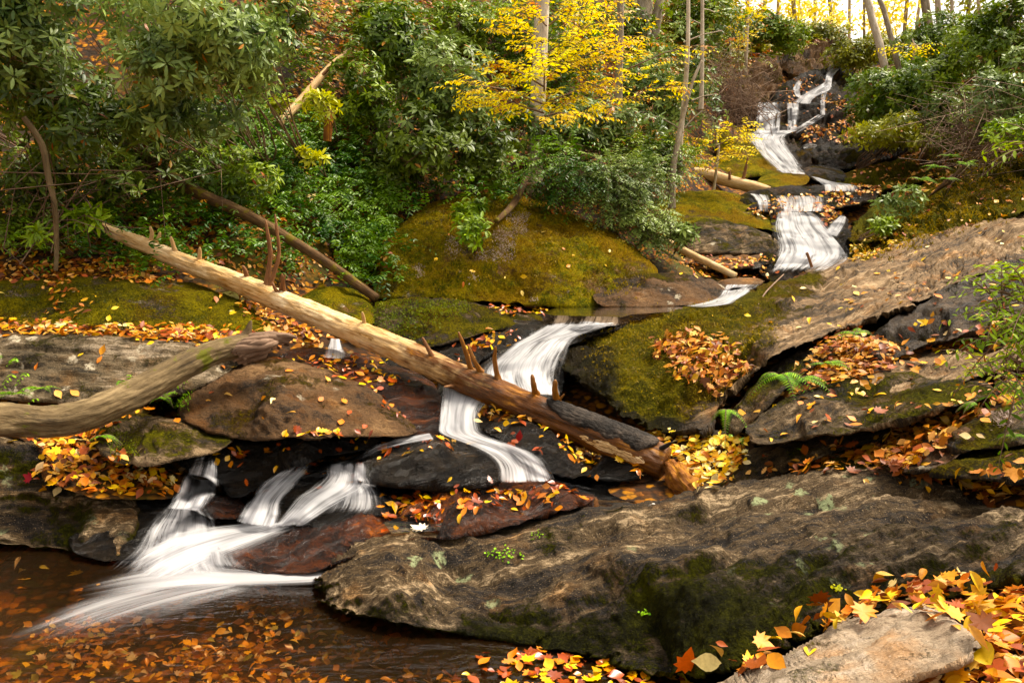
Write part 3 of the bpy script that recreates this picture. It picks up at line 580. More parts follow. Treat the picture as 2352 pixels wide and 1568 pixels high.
for i, (lab, o, c, m) in enumerate([
    ('dark undercut slab right of the upper curving fall', [(1860,350),(1880,325),(1990,312),(2080,315),(2100,335),(2060,362),(1980,385),(1900,392),(1870,375)], [(1865,355,19.5),(1990,318,20.2),(2090,335,19.5),(1980,380,18.4)], R_FARW),
    ('mossy slab rising right from the small step fall', [(1890,420),(1960,392),(2060,365),(2160,330),(2250,318),(2280,345),(2200,390),(2100,420),(2020,445),(1940,440)], [(1900,422,16.8),(2060,370,17.8),(2250,325,17.5),(2200,385,15.8),(2020,440,15.6)], R_MIDM),
    ('long mossy shelf above the laurel sprigs on the right bank', [(1940,545),(1960,500),(2040,455),(2130,415),(2230,375),(2340,330),(2450,300),(2480,370),(2380,415),(2280,460),(2180,500),(2060,545),(1980,570)], [(1945,540,13.3),(2040,460,14.6),(2230,382,14.8),(2450,310,14.4),(2400,400,12.9),(2180,495,12.6),(1990,560,12.6)], R_MIDM),
    ('deeply fissured mossy shelf above the streaked slab', [(1950,612),(1970,570),(2060,530),(2180,480),(2290,440),(2400,400),(2520,360),(2560,420),(2440,455),(2352,488),(2250,515),(2100,562),(2000,595)], [(1955,608,12),(2060,540,12.6),(2290,450,12.4),(2520,370,12),(2440,450,11.2),(2100,558,11.4)], R_MIDM)]):
    rock('mossy_slab' if m is R_MIDM else 'dark_slab', lab, o, c, m, rim=.12, thick=.9, D=18, amp=.08, samp=.11, strata='bank', mxf=.55 if m is R_MIDM else None)

for nm_, o_, c_ in [
    ('leafy bank of soil behind the huge boulder', [(1640,1132),(1680,1090),(1800,1045),(1900,1010),(2030,985),(2180,930),(2330,880),(2450,850),(2560,900),(2560,1160),(2440,1180),(2352,1172),(2240,1165),(2180,1140),(2010,1095),(1900,1100),(1750,1118),(1660,1145)], [(1650,1130,5.6),(1800,1060,5.7),(1900,1075,5.35),(2030,1000,5.6),(2180,950,5.6),(2250,1130,4.8),(2450,870,5.2),(2450,1150,4.35),(2060,1060,5.2)]),
    ('bank of soil at the foot of the fallen log', [(1490,1010),(1560,985),(1650,985),(1730,1000),(1740,1040),(1700,1090),(1640,1125),(1620,1150),(1590,1120),(1530,1060)], [(1500,1040,6.15),(1560,990,6.35),(1720,1005,6.0),(1700,1080,5.8),(1620,1140,5.5),(1600,1060,5.95)]),
    ('soil pocket under the ferns', [(1740,960),(1800,890),(1860,840),(1900,800),(1980,765),(2020,790),(2080,800),(2170,775),(2352,745),(2480,740),(2480,805),(2240,805),(2120,820),(2040,865),(1990,885),(1900,905),(1830,915),(1770,955)], [(1750,955,6.1),(1860,850,6.5),(1980,770,6.8),(1990,870,6.15),(2170,780,6.55),(2352,750,6.25),(2450,790,6.0),(1900,890,6.15)]),
    ('soil ledge between the two left boulders', [(-160,735),(0,740),(430,750),(620,762),(650,790),(570,818),(480,800),(330,790),(200,780),(-160,780)], [(0,745,7.0),(0,770,6.68),(500,790,6.88),(600,770,7.2),(-150,760,6.8)]),
    ('soil slope under the curved limb', [(0,992),(130,980),(230,950),(330,925),(350,950),(255,980),(220,1015),(245,1050),(300,1080),(412,1085),(428,1115),(400,1148),(250,1148),(150,1130),(85,1090),(105,1050),(55,1012)], [(0,1000,5.72),(150,1000,5.88),(330,940,6.2),(150,1080,5.5),(400,1090,5.78),(380,1140,5.5),(240,1130,5.35)]),
    ('soil strip under the lower half of the log', [(1080,928),(1150,932),(1290,980),(1400,1015),(1515,1065),(1505,1105),(1440,1108),(1380,1065),(1340,1090),(1290,1025),(1220,978),(1130,970)], [(1085,940,6.7),(1290,1000,6.5),(1500,1085,5.98),(1150,960,6.45),(1400,1060,6.18)])]:
    ob_ = rock('ground', nm_, o_, c_, M_GROUND, rim=.06, thick=.5, D=12, amp=.03, samp=.0, sharp=.2); del ob_['category']; ob_['kind'] = 'structure'

# ================================================================== TERRAIN
G = []
def gz(lst, z): G.extend(list(at_z(np.array([p[0] for p in lst]), np.array([p[1] for p in lst]), z)))
gz([(x, y) for x in range(-300, 700, 160) for y in (1300, 1400, 1520, 1700)] + [(800,1440),(950,1480),(1100,1520),(1300,1560),(900,1620),(1200,1700)], -.32)
gz([(1300,1125),(1400,1110),(1480,1120),(1540,1140)], .24)
for p in [(0,640,8.2),(250,640,8.6),(0,755,7),(300,765,7),(520,775,7.2),(700,740,8.2),(700,800,7.5),(100,940,6.3),(300,935,6.4),(150,1050,5.75),(300,1080,5.8),(0,1280,5.4),
    (0,600,9),(0,450,10),(0,300,11),(0,150,12),(0,0,13.2),(300,560,9.6),(300,400,10.8),(300,200,12),(300,0,13.5),(600,560,9.8),(600,400,11),(600,200,12.5),(600,0,14),(820,620,9.8),(900,400,12.3),(900,200,14),(900,0,16),
    (1200,430,12.7),(1200,300,14),(1200,100,16.5),(1400,400,13.8),(1450,250,16.5),(1450,50,20),(1550,400,15.7),(1550,600,11.9),(1620,620,12.2),(1600,350,18),(1680,290,21),(1650,150,24),(1700,50,30),(1800,100,31),(1900,90,33),(2000,165,35),(2150,170,36),(2300,120,30),
    (1400,715,10.4),(1250,765,9),(1000,860,7.8),(900,1050,6.5),(1150,1125,6.1),(600,1240,5.6),
    (1560,1060,6.1),(1640,1050,6.1),(1650,1110,5.75),(1780,1110,5.5),(1900,1060,5.35),(2000,1050,5.1),(2200,1130,4.6),(2352,1135,4.35),(2352,860,5.6),(2352,775,6.3),(1960,830,6.75),(1860,870,6.5),(1900,910,6.3),
    (2352,480,14),(2352,340,16.5),(2200,300,19),(2200,430,16),(2050,480,16),(2100,560,13.5),(2352,200,18),(2200,230,19.5),(2000,300,21),(2352,50,22),(2100,200,26),(1650,990,6.2)]:
    G.append(at(*p))
for p in [(2000,1500,3.0),(2150,1440,3.0),(2300,1400,2.9),(2352,1345,3.3),(2300,1568,2.4),(1750,1540,3.4),(1650,1560,3.6),(2500,1450,2.7)]: G.append(at(*p) - np.array([0, 0, .04]))
G += [np.array(p, float) for p in [(1.2,1.4,.45),(2.5,1,.5),(0,0,.3),(0,1.5,.1),(-2,0,-.3),(-4,3,-.32),(-5,5,.3),(3,-2,.4),(-3,-3,-.2),(-7,2,1.0),(-12,6,5),(-15,12,10),(-20,20,17),(-8,22,15),(0,24,13.5),(2,34,15),(-25,5,10),(-20,40,22),
    (7,38,10),(20,34,8.6),(25,30,9),(12,45,7.5),(20,60,5),(0,60,12),(-30,60,22),(14,18,8),(20,12,9),(12,8,6),(8,4,2.2),(8,0,2),(20,-2,6),(-12,-3,3),(30,20,11),(16,42,8)]]
ga = np.array(G + GCTRL); rng_w = np.concatenate([np.zeros(len(G)), np.ones(len(GCTRL))])
TZ = tps(ga[:, :2], ga[:, 2], .12)
nu, nv = 420, 420
vv = np.linspace(0, 1, nv); yy = -4 + 6 * (np.exp(vv * 2.6) - 1); uu = np.linspace(-1, 1, nu)
gx = uu[None, :] * (yy[:, None] + 9) * 1.05; gy = np.repeat(yy[:, None], nu, 1)
gzv = TZ(np.stack([gx, gy], -1))
P3 = np.stack([gx, gy, gzv], -1)
amp_ = np.clip((gy - 1) / 12, .15, 1)
gzv = gzv + amp_ * (.16 * fbm(P3 * .6, 3) + .05 * fbm(P3 * 3, 3)); gzv = np.clip(gzv, -.6, 26)
pool = (gzv < .0); gzv[pool] = np.minimum(gzv[pool], -.05) 
V = np.stack([gx, gy, gzv], -1).reshape(-1, 3)
i = np.arange(nv - 1)[:, None] * nu + np.arange(nu - 1)[None]
F = np.stack([i, i + 1, i + nu + 1, i + nu], -1).reshape(-1, 4)
g = mesh_np('ground', V, F, M_GROUND); tag(g, 'steep leaf-covered forest floor on both banks of the stream', kind='structure')
far = np.array([(-500, -500, -3), (500, -500, -3), (500, 800, -3), (-500, 800, -3)], float)
tag(mesh_np('far_ground', far, np.array([[0, 1, 2, 3]]), M_GROUND), 'distant valley floor', kind='structure')
NG = len(V); solid(V, F)
def gh(x, y):
    return float(TZ(np.array([[x, y]]))[0])
allV = np.concatenate(SOLID_V); allF = np.concatenate(SOLID_F)
BV = BVHTree.FromPolygons([tuple(v) for v in allV.tolist()], [tuple(f) for f in allF.tolist()])
def cast(px, py):
    """hits for arrays of pixels: points, normals, Y (nan where none)"""
    d = norm(rays(px, py)).reshape(-1, 3); P = np.full(d.shape, np.nan); N = np.full(d.shape, np.nan); o = Vector(CAM)
    for k in range(len(d)):
        h = BV.ray_cast(o, Vector(d[k]))
        if h[0] is not None: P[k] = h[0]; N[k] = h[1]
    fl = (N * d).sum(-1) > 0; N[fl] *= -1
    return P, N
def down(x, y, z=40.):
    h = BV.ray_cast(Vector((float(x), float(y), z)), Vector((0, 0, -1))); return None if h[0] is None else np.array(h[0])

# ================================================================== LOGS AND BRANCHES
def px_line(pts, sub=None):
    p = np.array(pts, float); return at(p[:, 0], p[:, 1], p[:, 2])
def pr_rad(pts):
    return np.array([p[3] * p[2] / FPX / 2 for p in pts])
# main fallen log: px, py, Y, thickness in px
LG = [(236,515,9.1,10),(262,535,8.95,32),(330,563,8.7,42),(430,605,8.4,50),(560,655,8.0,58),(680,705,7.75,64),(760,738,7.5,68),(900,797,7.15,74),(1050,863,6.8,80),(1200,928,6.5,86),(1350,990,6.2,94),(1450,1030,6.02,100),(1528,1062,5.9,96)]
LG = [(a, b, c, d * (.80 if a < 1300 else .84)) for a, b, c, d in LG]
LP = px_line(LG); LR = pr_rad(LG); SPL = 6
base = LP[6].copy(); base[2] -= LR[6]
log = empty('fallen_log', 'long barkless log fallen diagonally across the stream, pale above and dark below', 'log', base)
tt = np.linspace(0, len(LP) - 1, 420); PP = catmull(LP, tt); RR = np.interp(tt, np.arange(len(LR)), LR)
PP[:, 2] += .012 * noise(np.stack([tt * .8, tt * 0, tt * 0 + 3], -1)); RR = RR * (1 + .05 * noise(np.stack([tt * 2, tt * 0, tt * 0], -1)))
wet = np.clip((np.linspace(0, 1, 420) - .50) / .22, 0, 1)
V, F, rc = tube(PP, RR, 72, bump=.16, bfreq=6, seed=3); child('trunk', V, F, WD_LOG, log, attrs={'rc': rc, 'wet': np.concatenate([np.repeat(wet, 72), [0, 1]])})
# bark plate on the upper side of the foot
def bark_plate(t0, t1, a0, a1, lift, mat, nm, seed):
    t = np.linspace(t0, t1, 90); P = catmull(LP, t); r = np.interp(t, np.arange(len(LR)), LR); T = norm(np.gradient(P, axis=0)); s = norm(np.cross(T, [0, 0, 1])); b = np.cross(s, T)
    w = np.linspace(0, 1, 30); e0 = a0 + .25 * fbm(np.stack([t * 3, t * 0 + seed, t * 0], -1), 3); e1 = a1 + .3 * fbm(np.stack([t * 3, t * 0 + seed + 9, t * 0], -1), 3)
    tp = np.clip(np.minimum(t - t0, t1 - t) / (t1 - t0) * 7, .02, 1) ** .5; mid = (e0 + e1) / 2
    A = (mid - (e1 - e0) / 2 * tp)[:, None] + ((e1 - e0) * tp)[:, None] * w[None]
    rc = np.stack([r[:, None] * np.cos(A), r[:, None] * np.sin(A), np.repeat((t * .8)[:, None], 30, 1)], -1)
    crack = fbm(rc * np.array([55, 55, 7.]) + seed, 3, ridge=True)
    R = r[:, None] * 1.07 + lift * np.sin(np.clip(w, 0, 1) * math.pi)[None] ** .35 - .014 * np.clip(crack, 0, 1) ** 2
    R2 = np.stack([R, R * 0 + r[:, None] * .9], 0)
    V = P[None, :, None] + R2[..., None] * (np.cos(A)[None, ..., None] * s[None, :, None] + np.sin(A)[None, ..., None] * b[None, :, None])
    V = V.reshape(-1, 3); n, m = 90, 30; i = np.arange(n - 1)[:, None] * m + np.arange(m - 1)[None]; f = np.stack([i, i + m, i + m + 1, i + 1], -1).reshape(-1, 4)
    return child(nm, V, np.concatenate([f, f[:, ::-1] + n * m]), mat, log, attrs={'rc': np.concatenate([rc.reshape(-1, 3)] * 2)})
bark_plate(9.35, 11.6, .45, 2.2, .02, WD_BARK, 'bark_plate', 2)
o = bark_plate(10.0, 11.5, -.35, .15, .004, WD_PALE, 'bare_patch', 7); o['label'] = 'pale stripped strip below the black bark'
def stub(x, y, x1, y1, w, mat=WD_STUB, dy=-.06, par=log, nm='branch_stub', kink=.12, w1=.45):
    # find the log's Y at x
    Y = float(np.interp(x, [p[0] for p in LG], [p[2] for p in LG]))
    a = at(x, y, Y); b = at(x1, y1, Y + dy); L = np.linalg.norm(b - a); m = a + (b - a) * .5 + RNG.normal(size=3) * L * kink * .5
    a = a - (b - a) / L * .04
    r = w * Y / FPX / 2
    V, F, rc = tube([a, a + (m - a) * .35, m, b - (b - m) * .3, b], [r * 1.8, r * 1.1, r * .95, r * .75, r * .3], 10, bump=.3, sub=22)
    return child(nm, V, F, mat, par, attrs={'rc': rc})
for s_ in [(345,556,345,520,9,WD_PALE),(352,558,368,533,9,WD_PALE),(404,580,392,543,10,WD_PALE),(458,603,459,568,9,WD_PALE),(566,640,557,610,11,WD_STUB),(612,655,610,505,11,WD_STUB),(618,660,632,492,9,WD_STUB),(643,672,648,628,9,WD_STUB),(650,680,625,648,9,WD_STUB),(654,665,656,630,7,WD_STUB),
           (838,748,832,716,8,WD_PALE),(1010,838,970,775,12,WD_STUB),(1082,850,1053,762,11,WD_WET),(1100,845,1075,792,11,WD_WET),(1143,862,1138,795,11,WD_WET),(1228,895,1222,860,14,WD_WET),(1278,915,1275,872,15,WD_WET),(1262,935,1296,905,7,WD_WET),
           (1060,885,1020,888,7,WD_STUB,-.25),(505,668,545,660,7,WD_PALE,-.2),(430,640,445,640,6,WD_PALE,-.2),(715,745,735,742,7,WD_PALE,-.15),(1230,950,1218,985,7,WD_WET,-.12)]:
    stub(*s_)
o = stub(1498,1090,1545,1015,14,WD_BARK,-.15); 
WD_SPL = wood_mat('wood_splinter', (.03, .018, .012), (.17, .11, .075), (.42, .31, .23), .8, bumpd=.02)
# the curved limb on the left
LM = [(-160,955,5.0,80),(-60,962,5.15,80),(40,965,5.3,78),(120,968,5.4,74),(200,952,5.5,74),(280,918,5.65,72),(360,876,5.85,66),(440,834,6.05,58),(510,804,6.2,54),(560,795,6.3,58),(590,800,6.33,44)]
P = px_line(LM); r = pr_rad(LM); lb = P[4].copy(); lb[2] -= .1
limb = empty('curved_limb', 'thick curved grey-barked limb with a splintered end lying over the left boulders', 'branch', lb)
V, F, rc = tube(P, r, 80, bump=.2, bfreq=7, seed=21, sub=260); child('limb', V, F, WD_LIMB, limb, attrs={'rc': rc})
for k in range(11):
    u = k / 10; a0 = (548 + 14 * math.sin(k * 2.1), 782 + 46 * u, 6.34 - .14 * math.sin(u * math.pi), 26)
    mx_ = (600 + 12 * math.sin(k * 1.7), 770 + 46 * u + 4 * math.sin(k * 3.), 6.3 - .10 * math.sin(u * math.pi), 17); ex = 682 - 14 * abs(math.sin(k * 1.3)) - 55 * u ** 2
    L = [a0, mx_, (ex - 25, 770 + 27 * u, 6.35, 12), (ex, 776 + 20 * u, 6.38, 5)]
    V, F, rc = tube(px_line(L), pr_rad(L), 10, bump=.5, bfreq=5, seed=k, sub=30); child('splinter', V, F, WD_SPL, limb, attrs={'rc': rc})
L = [(552,790,6.3,34),(568,765,6.32,20),(573,748,6.32,12),(577,736,6.32,4)]; V, F, rc = tube(px_line(L), pr_rad(L), 12, bump=.3, bfreq=5, sub=24); child('splinter', V, F, WD_LIMB, limb, attrs={'rc': rc})
def simple_log(nm, lab, cat, pts, mat, sides=16, bump=.12, stubs=(), sub=80, parent=None):
    P = px_line(pts); r = pr_rad(pts); V, F, rc = tube(P, r, sides, bump=bump, bfreq=5, seed=len(lab), sub=sub)
    b = P[len(P) // 2].copy()
    if stubs:
        e = empty(nm, lab, cat, b); child('stem', V, F, mat, e, attrs={'rc': rc})
        for q in stubs:
            V, F, rc = tube(px_line(q), pr_rad(q), 8, bump=.1, sub=12); child('branch_stub', V, F, WD_STUB, e, attrs={'rc': rc})
        return e
    o = mesh_np(nm, V - b, F, mat, attrs={'rc': rc}); o.location = tuple(b); tag(o, lab, cat); return o
simple_log('dead_branch', 'bare pale dead branch leaning up through the shrubs on the left hillside', 'branch', [(640,285,11.6,20),(672,252,11.8,19),(720,198,12.1,17),(760,152,12.4,14),(803,116,12.7,10)], WD_PALE, stubs=[[(735,178,12.2,8),(775,140,12.3,6),(800,128,12.3,3)],[(768,148,12.4,6),(745,140,12.4,3)]])
simple_log('mossy_log', 'long mossy rotting log half hidden under the left hillside shrubs', 'log', [(150,275,10.4,30),(300,350,10.1,30),(450,440,9.8,28),(560,490,9.6,26),(650,540,9.5,24),(760,610,9.3,22),(865,685,9.1,20)], WD_MOSS)
simple_log('snapped_trunk', 'short snapped orange-brown trunk standing in the left hillside shrubs', 'stump', [(752,325,11.4,18),(753,300,11.4,20),(756,270,11.4,20),(760,250,11.4,14)], WD_ROT)
simple_log('fallen_log', 'short yellowish log with upright snags beside the upstream falls', 'log', [(1580,393,16.6,16),(1620,400,16.5,26),(1680,418,16.3,28),(1740,432,16.1,26),(1772,438,16,14)], WD_PALE, stubs=[[(1706,415,16.2,8),(1712,390,16.2,7),(1718,362,16.2,4)],[(1676,412,16.2,7),(1675,390,16.2,5)]])
simple_log('fallen_branch', 'slender orange-tan branch lying below the laurels left of the wide cascade', 'branch', [(1500,533,12.6,10),(1560,570,12.3,17),(1630,605,12.0,17),(1690,634,11.8,15)], WD_PALE)
simple_log('root_branch', 'mossy bent branch propped on top of the mossy dome', 'branch', [(1215,400,12.4,8),(1200,430,12.0,16),(1178,470,11.6,16),(1140,508,10.9,10)], WD_MOSS, stubs=[[(1200,425,12.1,10),(1240,430,12.1,14),(1290,455,12.0,12)]])
simple_log('thin_stake', 'thin dark stick standing upright at the foot of the wide cascade', 'stick', [(1868,628,10.8,7),(1862,605,10.8,7),(1853,580,10.8,6)], WD_STUB, sides=8)
simple_log('twig', 'slanting pale twig bridging the little channel in the centre right', 'twig', [(1742,700,9.0,3),(1760,670,9.6,4),(1800,630,10.4,3)], WD_TWIG, sides=6)
# rotten stump piece
STP = [(1618,1150,5.45,20),(1596,1138,5.5,44),(1572,1112,5.62,52),(1552,1086,5.75,48),(1535,1068,5.85,30)]
V, F, rc = tube(px_line(STP), pr_rad(STP), 40, bump=.9, bfreq=4.5, seed=44, sub=90); b = px_line(STP)[2]
o = mesh_np('rotten_log', V - b, F, WD_ROT, attrs={'rc': rc}); o.location = tuple(b); tag(o, 'crumbling orange rotten wood chunk at the edge of the middle pool', 'log')

# ================================================================== WATER
def poly_sheet(name, label, poly, z, mat, step=14, kind='structure'):
    o = densify(np.array(poly, float), step); Q = at_z(o[:, 0], o[:, 1], z)
    import bmesh
    bm = bmesh.new(); f = bm.faces.new([bm.verts.new(v) for v in Q]); bmesh.ops.triangulate(bm, faces=[f]); m = bpy.data.meshes.new(name); bm.to_mesh(m); bm.free()
    m.materials.append(mat); ob = bpy.data.objects.new(name, m); COL.objects.link(ob); tag(ob, label, kind=kind); return ob
wq = np.array([(-14, .2, 0), (1.0, .2, 0), (2.2, 4.6, 0), (.6, 6.2, 0), (-14, 6.4, 0)], float)
tag(mesh_np('pool_water', wq, np.array([[0, 1, 2, 3, 4]]), M_POOL, smooth=False), 'clear brown water of the bottom pool', kind='structure')
poly_sheet('middle_pool_water', 'still brown water of the small middle pool', [(1100,1115),(1180,1085),(1300,1075),(1480,1088),(1560,1110),(1620,1150),(1560,1175),(1380,1180),(1180,1200),(1050,1215),(900,1225),(880,1200),(1000,1160)], .21, M_FILM)
poly_sheet('upper_pool_water', 'thin water sheet feeding the central lip', [(1245,718),(1300,698),(1400,695),(1560,698),(1640,684),(1720,650),(1760,655),(1700,690),(1600,712),(1450,722),(1430,728),(1270,724)], 1.085, M_FILM)

def ribbon(name, label, secs, dens, off=.035, zmin=None, nu=26, nv=70, bulge=.03, edge=.18, fade=(.06, .06), plane=False, widen=1.3, soft=False, strand=0.0, smooth=3, u_dens=None):
    """white water sheet hugging whatever solid lies behind it; secs: ((xl,yl),(xr,yr)) down the flow"""
    S = np.array(secs, float); cS = S.mean(1, keepdims=True); S = cS + (S - cS) * widen; t = np.linspace(0, len(S) - 1, nv)
    Lp = catmull(S[:, 0], t); Rp = catmull(S[:, 1], t); u = np.linspace(0, 1, nu)
    P = Lp[:, None] * (1 - u)[None, :, None] + Rp[:, None] * u[None, :, None]
    H, _ = cast(P[..., 0].ravel(), P[..., 1].ravel()); Y = H[:, 1].reshape(nv, nu)
    Y = np.where(np.isnan(Y), np.nanmedian(Y), Y)
    if zmin is not None:
        yz = at_z(P[..., 0], P[..., 1], zmin)[..., 1]; Y = np.where((yz > 0) & ((yz < Y) | plane), yz, Y)
    med = np.median(Y, axis=1); 
    # min filter then smooth
    def blur(A, n):
        for _ in range(n):
            B = np.pad(A, 1, mode='edge'); A = (B[:-2, 1:-1] + B[2:, 1:-1] + B[1:-1, :-2] + B[1:-1, 2:] + 2 * A) / 6
        return A
    B = np.pad(Y, 2, mode='edge'); Ym = np.min([B[2 + a:2 + a + nv, 2 + b:2 + b + nu] for a in (-2, 0, 2) for b in (-2, 0, 2)], axis=0)
    Y = blur(Ym, smooth) ; 
    if zmin is not None:
        yz2 = np.where((yz > 0), yz - .004, 99); Y = np.minimum(Y, yz2 + off)
    V0 = at(P[..., 0], P[..., 1], Y)
    wid = np.linalg.norm(V0[:, -1] - V0[:, 0], axis=1); ln = np.concatenate([[0], np.cumsum(np.linalg.norm(np.diff(V0[:, nu // 2], axis=0), axis=1))])
    prof = np.sin(np.pi * np.clip(u, 0, 1)) ** .7
    sd = RNG.random() * 100; sn = fbm(np.stack([u[None] * wid.mean() * 10 + 0 * ln[:, None], ln[:, None] * .5 + 0 * u[None], np.full((nv, nu), sd)], -1), 3)
    Y = Y - off - bulge * prof[None] * (1 + .25 * sn)
    V = at(P[..., 0], P[..., 1], Y)
    d = np.interp(t, np.arange(len(S)), dens)[:, None] * np.ones(nu)[None]
    if u_dens is not None: d = d * np.interp(u, np.linspace(0, 1, len(u_dens)), u_dens)[None]
    ev = np.clip(np.minimum(u, 1 - u)[None] / min(.5, edge + .12), 0, 1); ev = ev * ev * (3 - 2 * ev)
    tn = t / t[-1]; fd = np.clip(tn / max(fade[0], 1e-4), 0, 1) * np.clip((1 - tn) / max(fade[1], 1e-4), 0, 1)
    d = np.clip(d * (.25 + .75 * ev) + strand * sn * 1.2, 0, 1.2) * ev * (fd ** .7)[:, None]
    wf = np.stack([u[None] * wid[:, None].mean() + 0 * ln[:, None], ln[:, None] + .0 * u[None], np.full((nv, nu), sd)], -1)
    i = np.arange(nv - 1)[:, None] * nu + np.arange(nu - 1)[None]; F = np.stack([i, i + nu, i + nu + 1, i + 1], -1).reshape(-1, 4)
    o = mesh_np(name, V.reshape(-1, 3), F, M_FOAM if (plane or soft) else M_WHITE, attrs={'wf': wf.reshape(-1, 3), 'wa': d.ravel()}); tag(o, label, kind='structure'); return o
R_ = ribbon
R_('white_water', 'narrow fall left of the black ledge', [((452,1036),(500,1050)),((432,1072),(504,1080)),((412,1105),(504,1110)),((398,1140),(492,1145)),((385,1168),(470,1175))], [.35,.65,.75,.85,.9], off=.13, smooth=6, bulge=.06, strand=.4, fade=(.25,.04))
R_('white_water', 'lower apron of the left fall', [((392,1145),(460,1150)),((350,1180),(500,1190)),((315,1215),(520,1225)),((290,1255),(540,1262)),((250,1290),(560,1295)),((200,1325),(600,1318))], [.6,.75,.85,.9,.95,.8], zmin=.01, strand=.4, nv=90, nu=40, fade=(.1,.2), edge=.25)
R_('white_water', 'left strand of the middle fan', [((655,1072),(742,1052)),((628,1088),(722,1078)),((600,1110),(690,1112)),((578,1140),(655,1150)),((556,1170),(650,1185)),((540,1200),(640,1215))], [.3,.75,.8,.8,.9,1], off=.07, bulge=.07, strand=.5, fade=(.25,.05))
R_('white_water', 'right strand of the middle fan', [((738,1070),(850,1066)),((742,1090),(850,1092)),((710,1118),(858,1118)),((678,1142),(800,1150)),((655,1172),(745,1180)),((625,1210),(700,1210))], [.35,.75,.7,.8,.85,1], off=.07, bulge=.06, strand=.5, fade=(.25,.05))
R_('white_water', 'thin veil over the dark dome', [((760,1112),(858,1108)),((745,1135),(880,1132)),((720,1160),(890,1165)),((700,1185),(880,1180))], [.85,.6,.45,.25], off=.05, strand=.4, fade=(.1,.3))
R_('white_water', 'short curtain dropping onto the dark dome', [((746,1060),(852,1060)),((744,1080),(852,1080)),((742,1108),(850,1106))], [.6,.9,.8], off=.06, strand=.5, nu=40, fade=(.3,.1))
R_('white_water', 'churning white basin under the falls', [((640,1195),(720,1200)),((560,1195),(660,1230)),((460,1200),(600,1262)),((370,1215),(520,1300)),((300,1245),(450,1335)),((220,1300),(400,1360))], [.6,.85,.95,1,.9,.6], zmin=.01, nu=40, nv=80, edge=.3, fade=(.15,.2), strand=.35)
R_('white_water', 'white tongue of water in front of the rust rock', [((790,1290),(790,1335)),((735,1298),(735,1345)),((640,1302),(640,1350)),((540,1300),(550,1352)),((440,1290),(450,1358)),((330,1290),(340,1372)),((200,1315),(190,1400)),((80,1350),(50,1420))], [.9,.9,.9,1,.95,.75,.4,.12], zmin=.005, plane=True, nu=30, nv=90, edge=.3, fade=(.02,.35), off=.02)
R_('foam', 'wispy foam drifting out over the bottom pool', [((480,1310),(620,1360)),((330,1320),(500,1400)),((180,1345),(380,1450)),((40,1390),(250,1500)),((-100,1440),(100,1560))], [.7,.55,.45,.35,.2], zmin=.004, plane=True, nu=40, nv=90, edge=.45, fade=(.1,.4), off=.01, bulge=.0, strand=.35)
R_('white_water', 'narrow channel along the black ledge to the fan', [((985,990),(1000,1012)),((940,1000),(950,1018)),((880,1012),(880,1035)),((820,1040),(830,1060)),((750,1062),(770,1078))], [.9,.8,.6,.45,.4], edge=.3, off=.04, strand=.2, fade=(.02,.1))
R_('white_water', 'narrow white fall under the log curving right over the midstream rock', [((1012,858),(1130,885)),((1012,890),(1122,915)),((1010,930),(1102,942)),((1006,968),(1100,972)),((1004,992),(1112,995)),((1030,1006),(1150,1010)),((1080,1026),(1196,1024)),((1120,1048),(1236,1042)),((1140,1074),(1262,1066)),((1140,1110),(1282,1106))], [1,1.05,1.05,1.05,1,.9,.8,.75,.8,.9], off=.11, widen=1.5, bulge=.06, edge=.25, strand=.25, fade=(.02,.03), nu=44, nv=130, smooth=14)
R_('foam', 'foam fading out across the middle pool', [((1140,1095),(1270,1092)),((1170,1112),(1330,1104)),((1230,1130),(1400,1118)),((1300,1145),(1460,1130))], [.9,.6,.25,.05], zmin=.215, plane=True, off=.01, bulge=0, edge=.3, fade=(.1,.3))
R_('white_water', 'row of small falls at the central lip', [((1268,708),(1436,706)),((1267,718),(1438,716)),((1264,736),(1434,732)),((1250,756),(1430,748))], [.0,.35,.85,.95], off=.05, bulge=.03, strand=.6, nu=60, edge=.02, fade=(.4,.05), widen=1.04, u_dens=[.9,1,.7,.35,.3,.8,1,1,.9,.7])
R_('white_water', 'broad white slide pouring behind the log', [((1250,745),(1440,738)),((1215,768),(1390,756)),((1170,795),(1335,772)),((1135,822),(1312,800)),((1110,850),(1298,832)),((1112,876),(1290,870)),((1130,900),(1300,910))], [.85,.8,.85,.95,1,1,1], off=.07, bulge=.10, strand=.35, nu=50, edge=.14, fade=(.04,.02), u_dens=[1,1,1,.75,1,.8,.45,.6])
R_('white_water', 'small white spout under the pale part of the log', [((758,776),(782,778)),((754,790),(786,793)),((744,808),(796,815)),((735,822),(800,824))], [.8,.9,.9,.4], off=.05)
R_('white_water', 'little chute feeding the upper pool', [((1662,652),(1750,652)),((1655,668),(1728,668)),((1645,684),(1700,686)),((1600,697),(1680,699)),((1560,703),(1610,707))], [.6,.9,1,.9,.4], off=.03, fade=(.05,.1))
R_('white_water', 'wide lower apron of the middle cascade', [((1785,482),(1868,486)),((1782,502),(1885,500)),((1778,520),(1900,522)),((1784,548),(1926,545)),((1788,574),(1952,578)),((1775,600),(1945,600)),((1762,628),(1895,625))], [.5,.95,.9,.85,.95,.85,.6], off=.06, strand=.4, nu=50, nv=90, edge=.12, fade=(.05,.12))
R_('white_water', 'side strand joining the middle cascade from the right', [((1930,494),(1945,498)),((1908,512),(1940,520)),((1890,535),(1925,545))], [.6,.8,.9], off=.08)
R_('white_water', 'left strand of the ledge above the middle cascade', [((1722,444),(1760,446)),((1735,455),(1765,462)),((1742,470),(1766,476)),((1745,484),(1766,487))], [.5,.8,.8,.6], off=.06, strand=.3, widen=1.6)
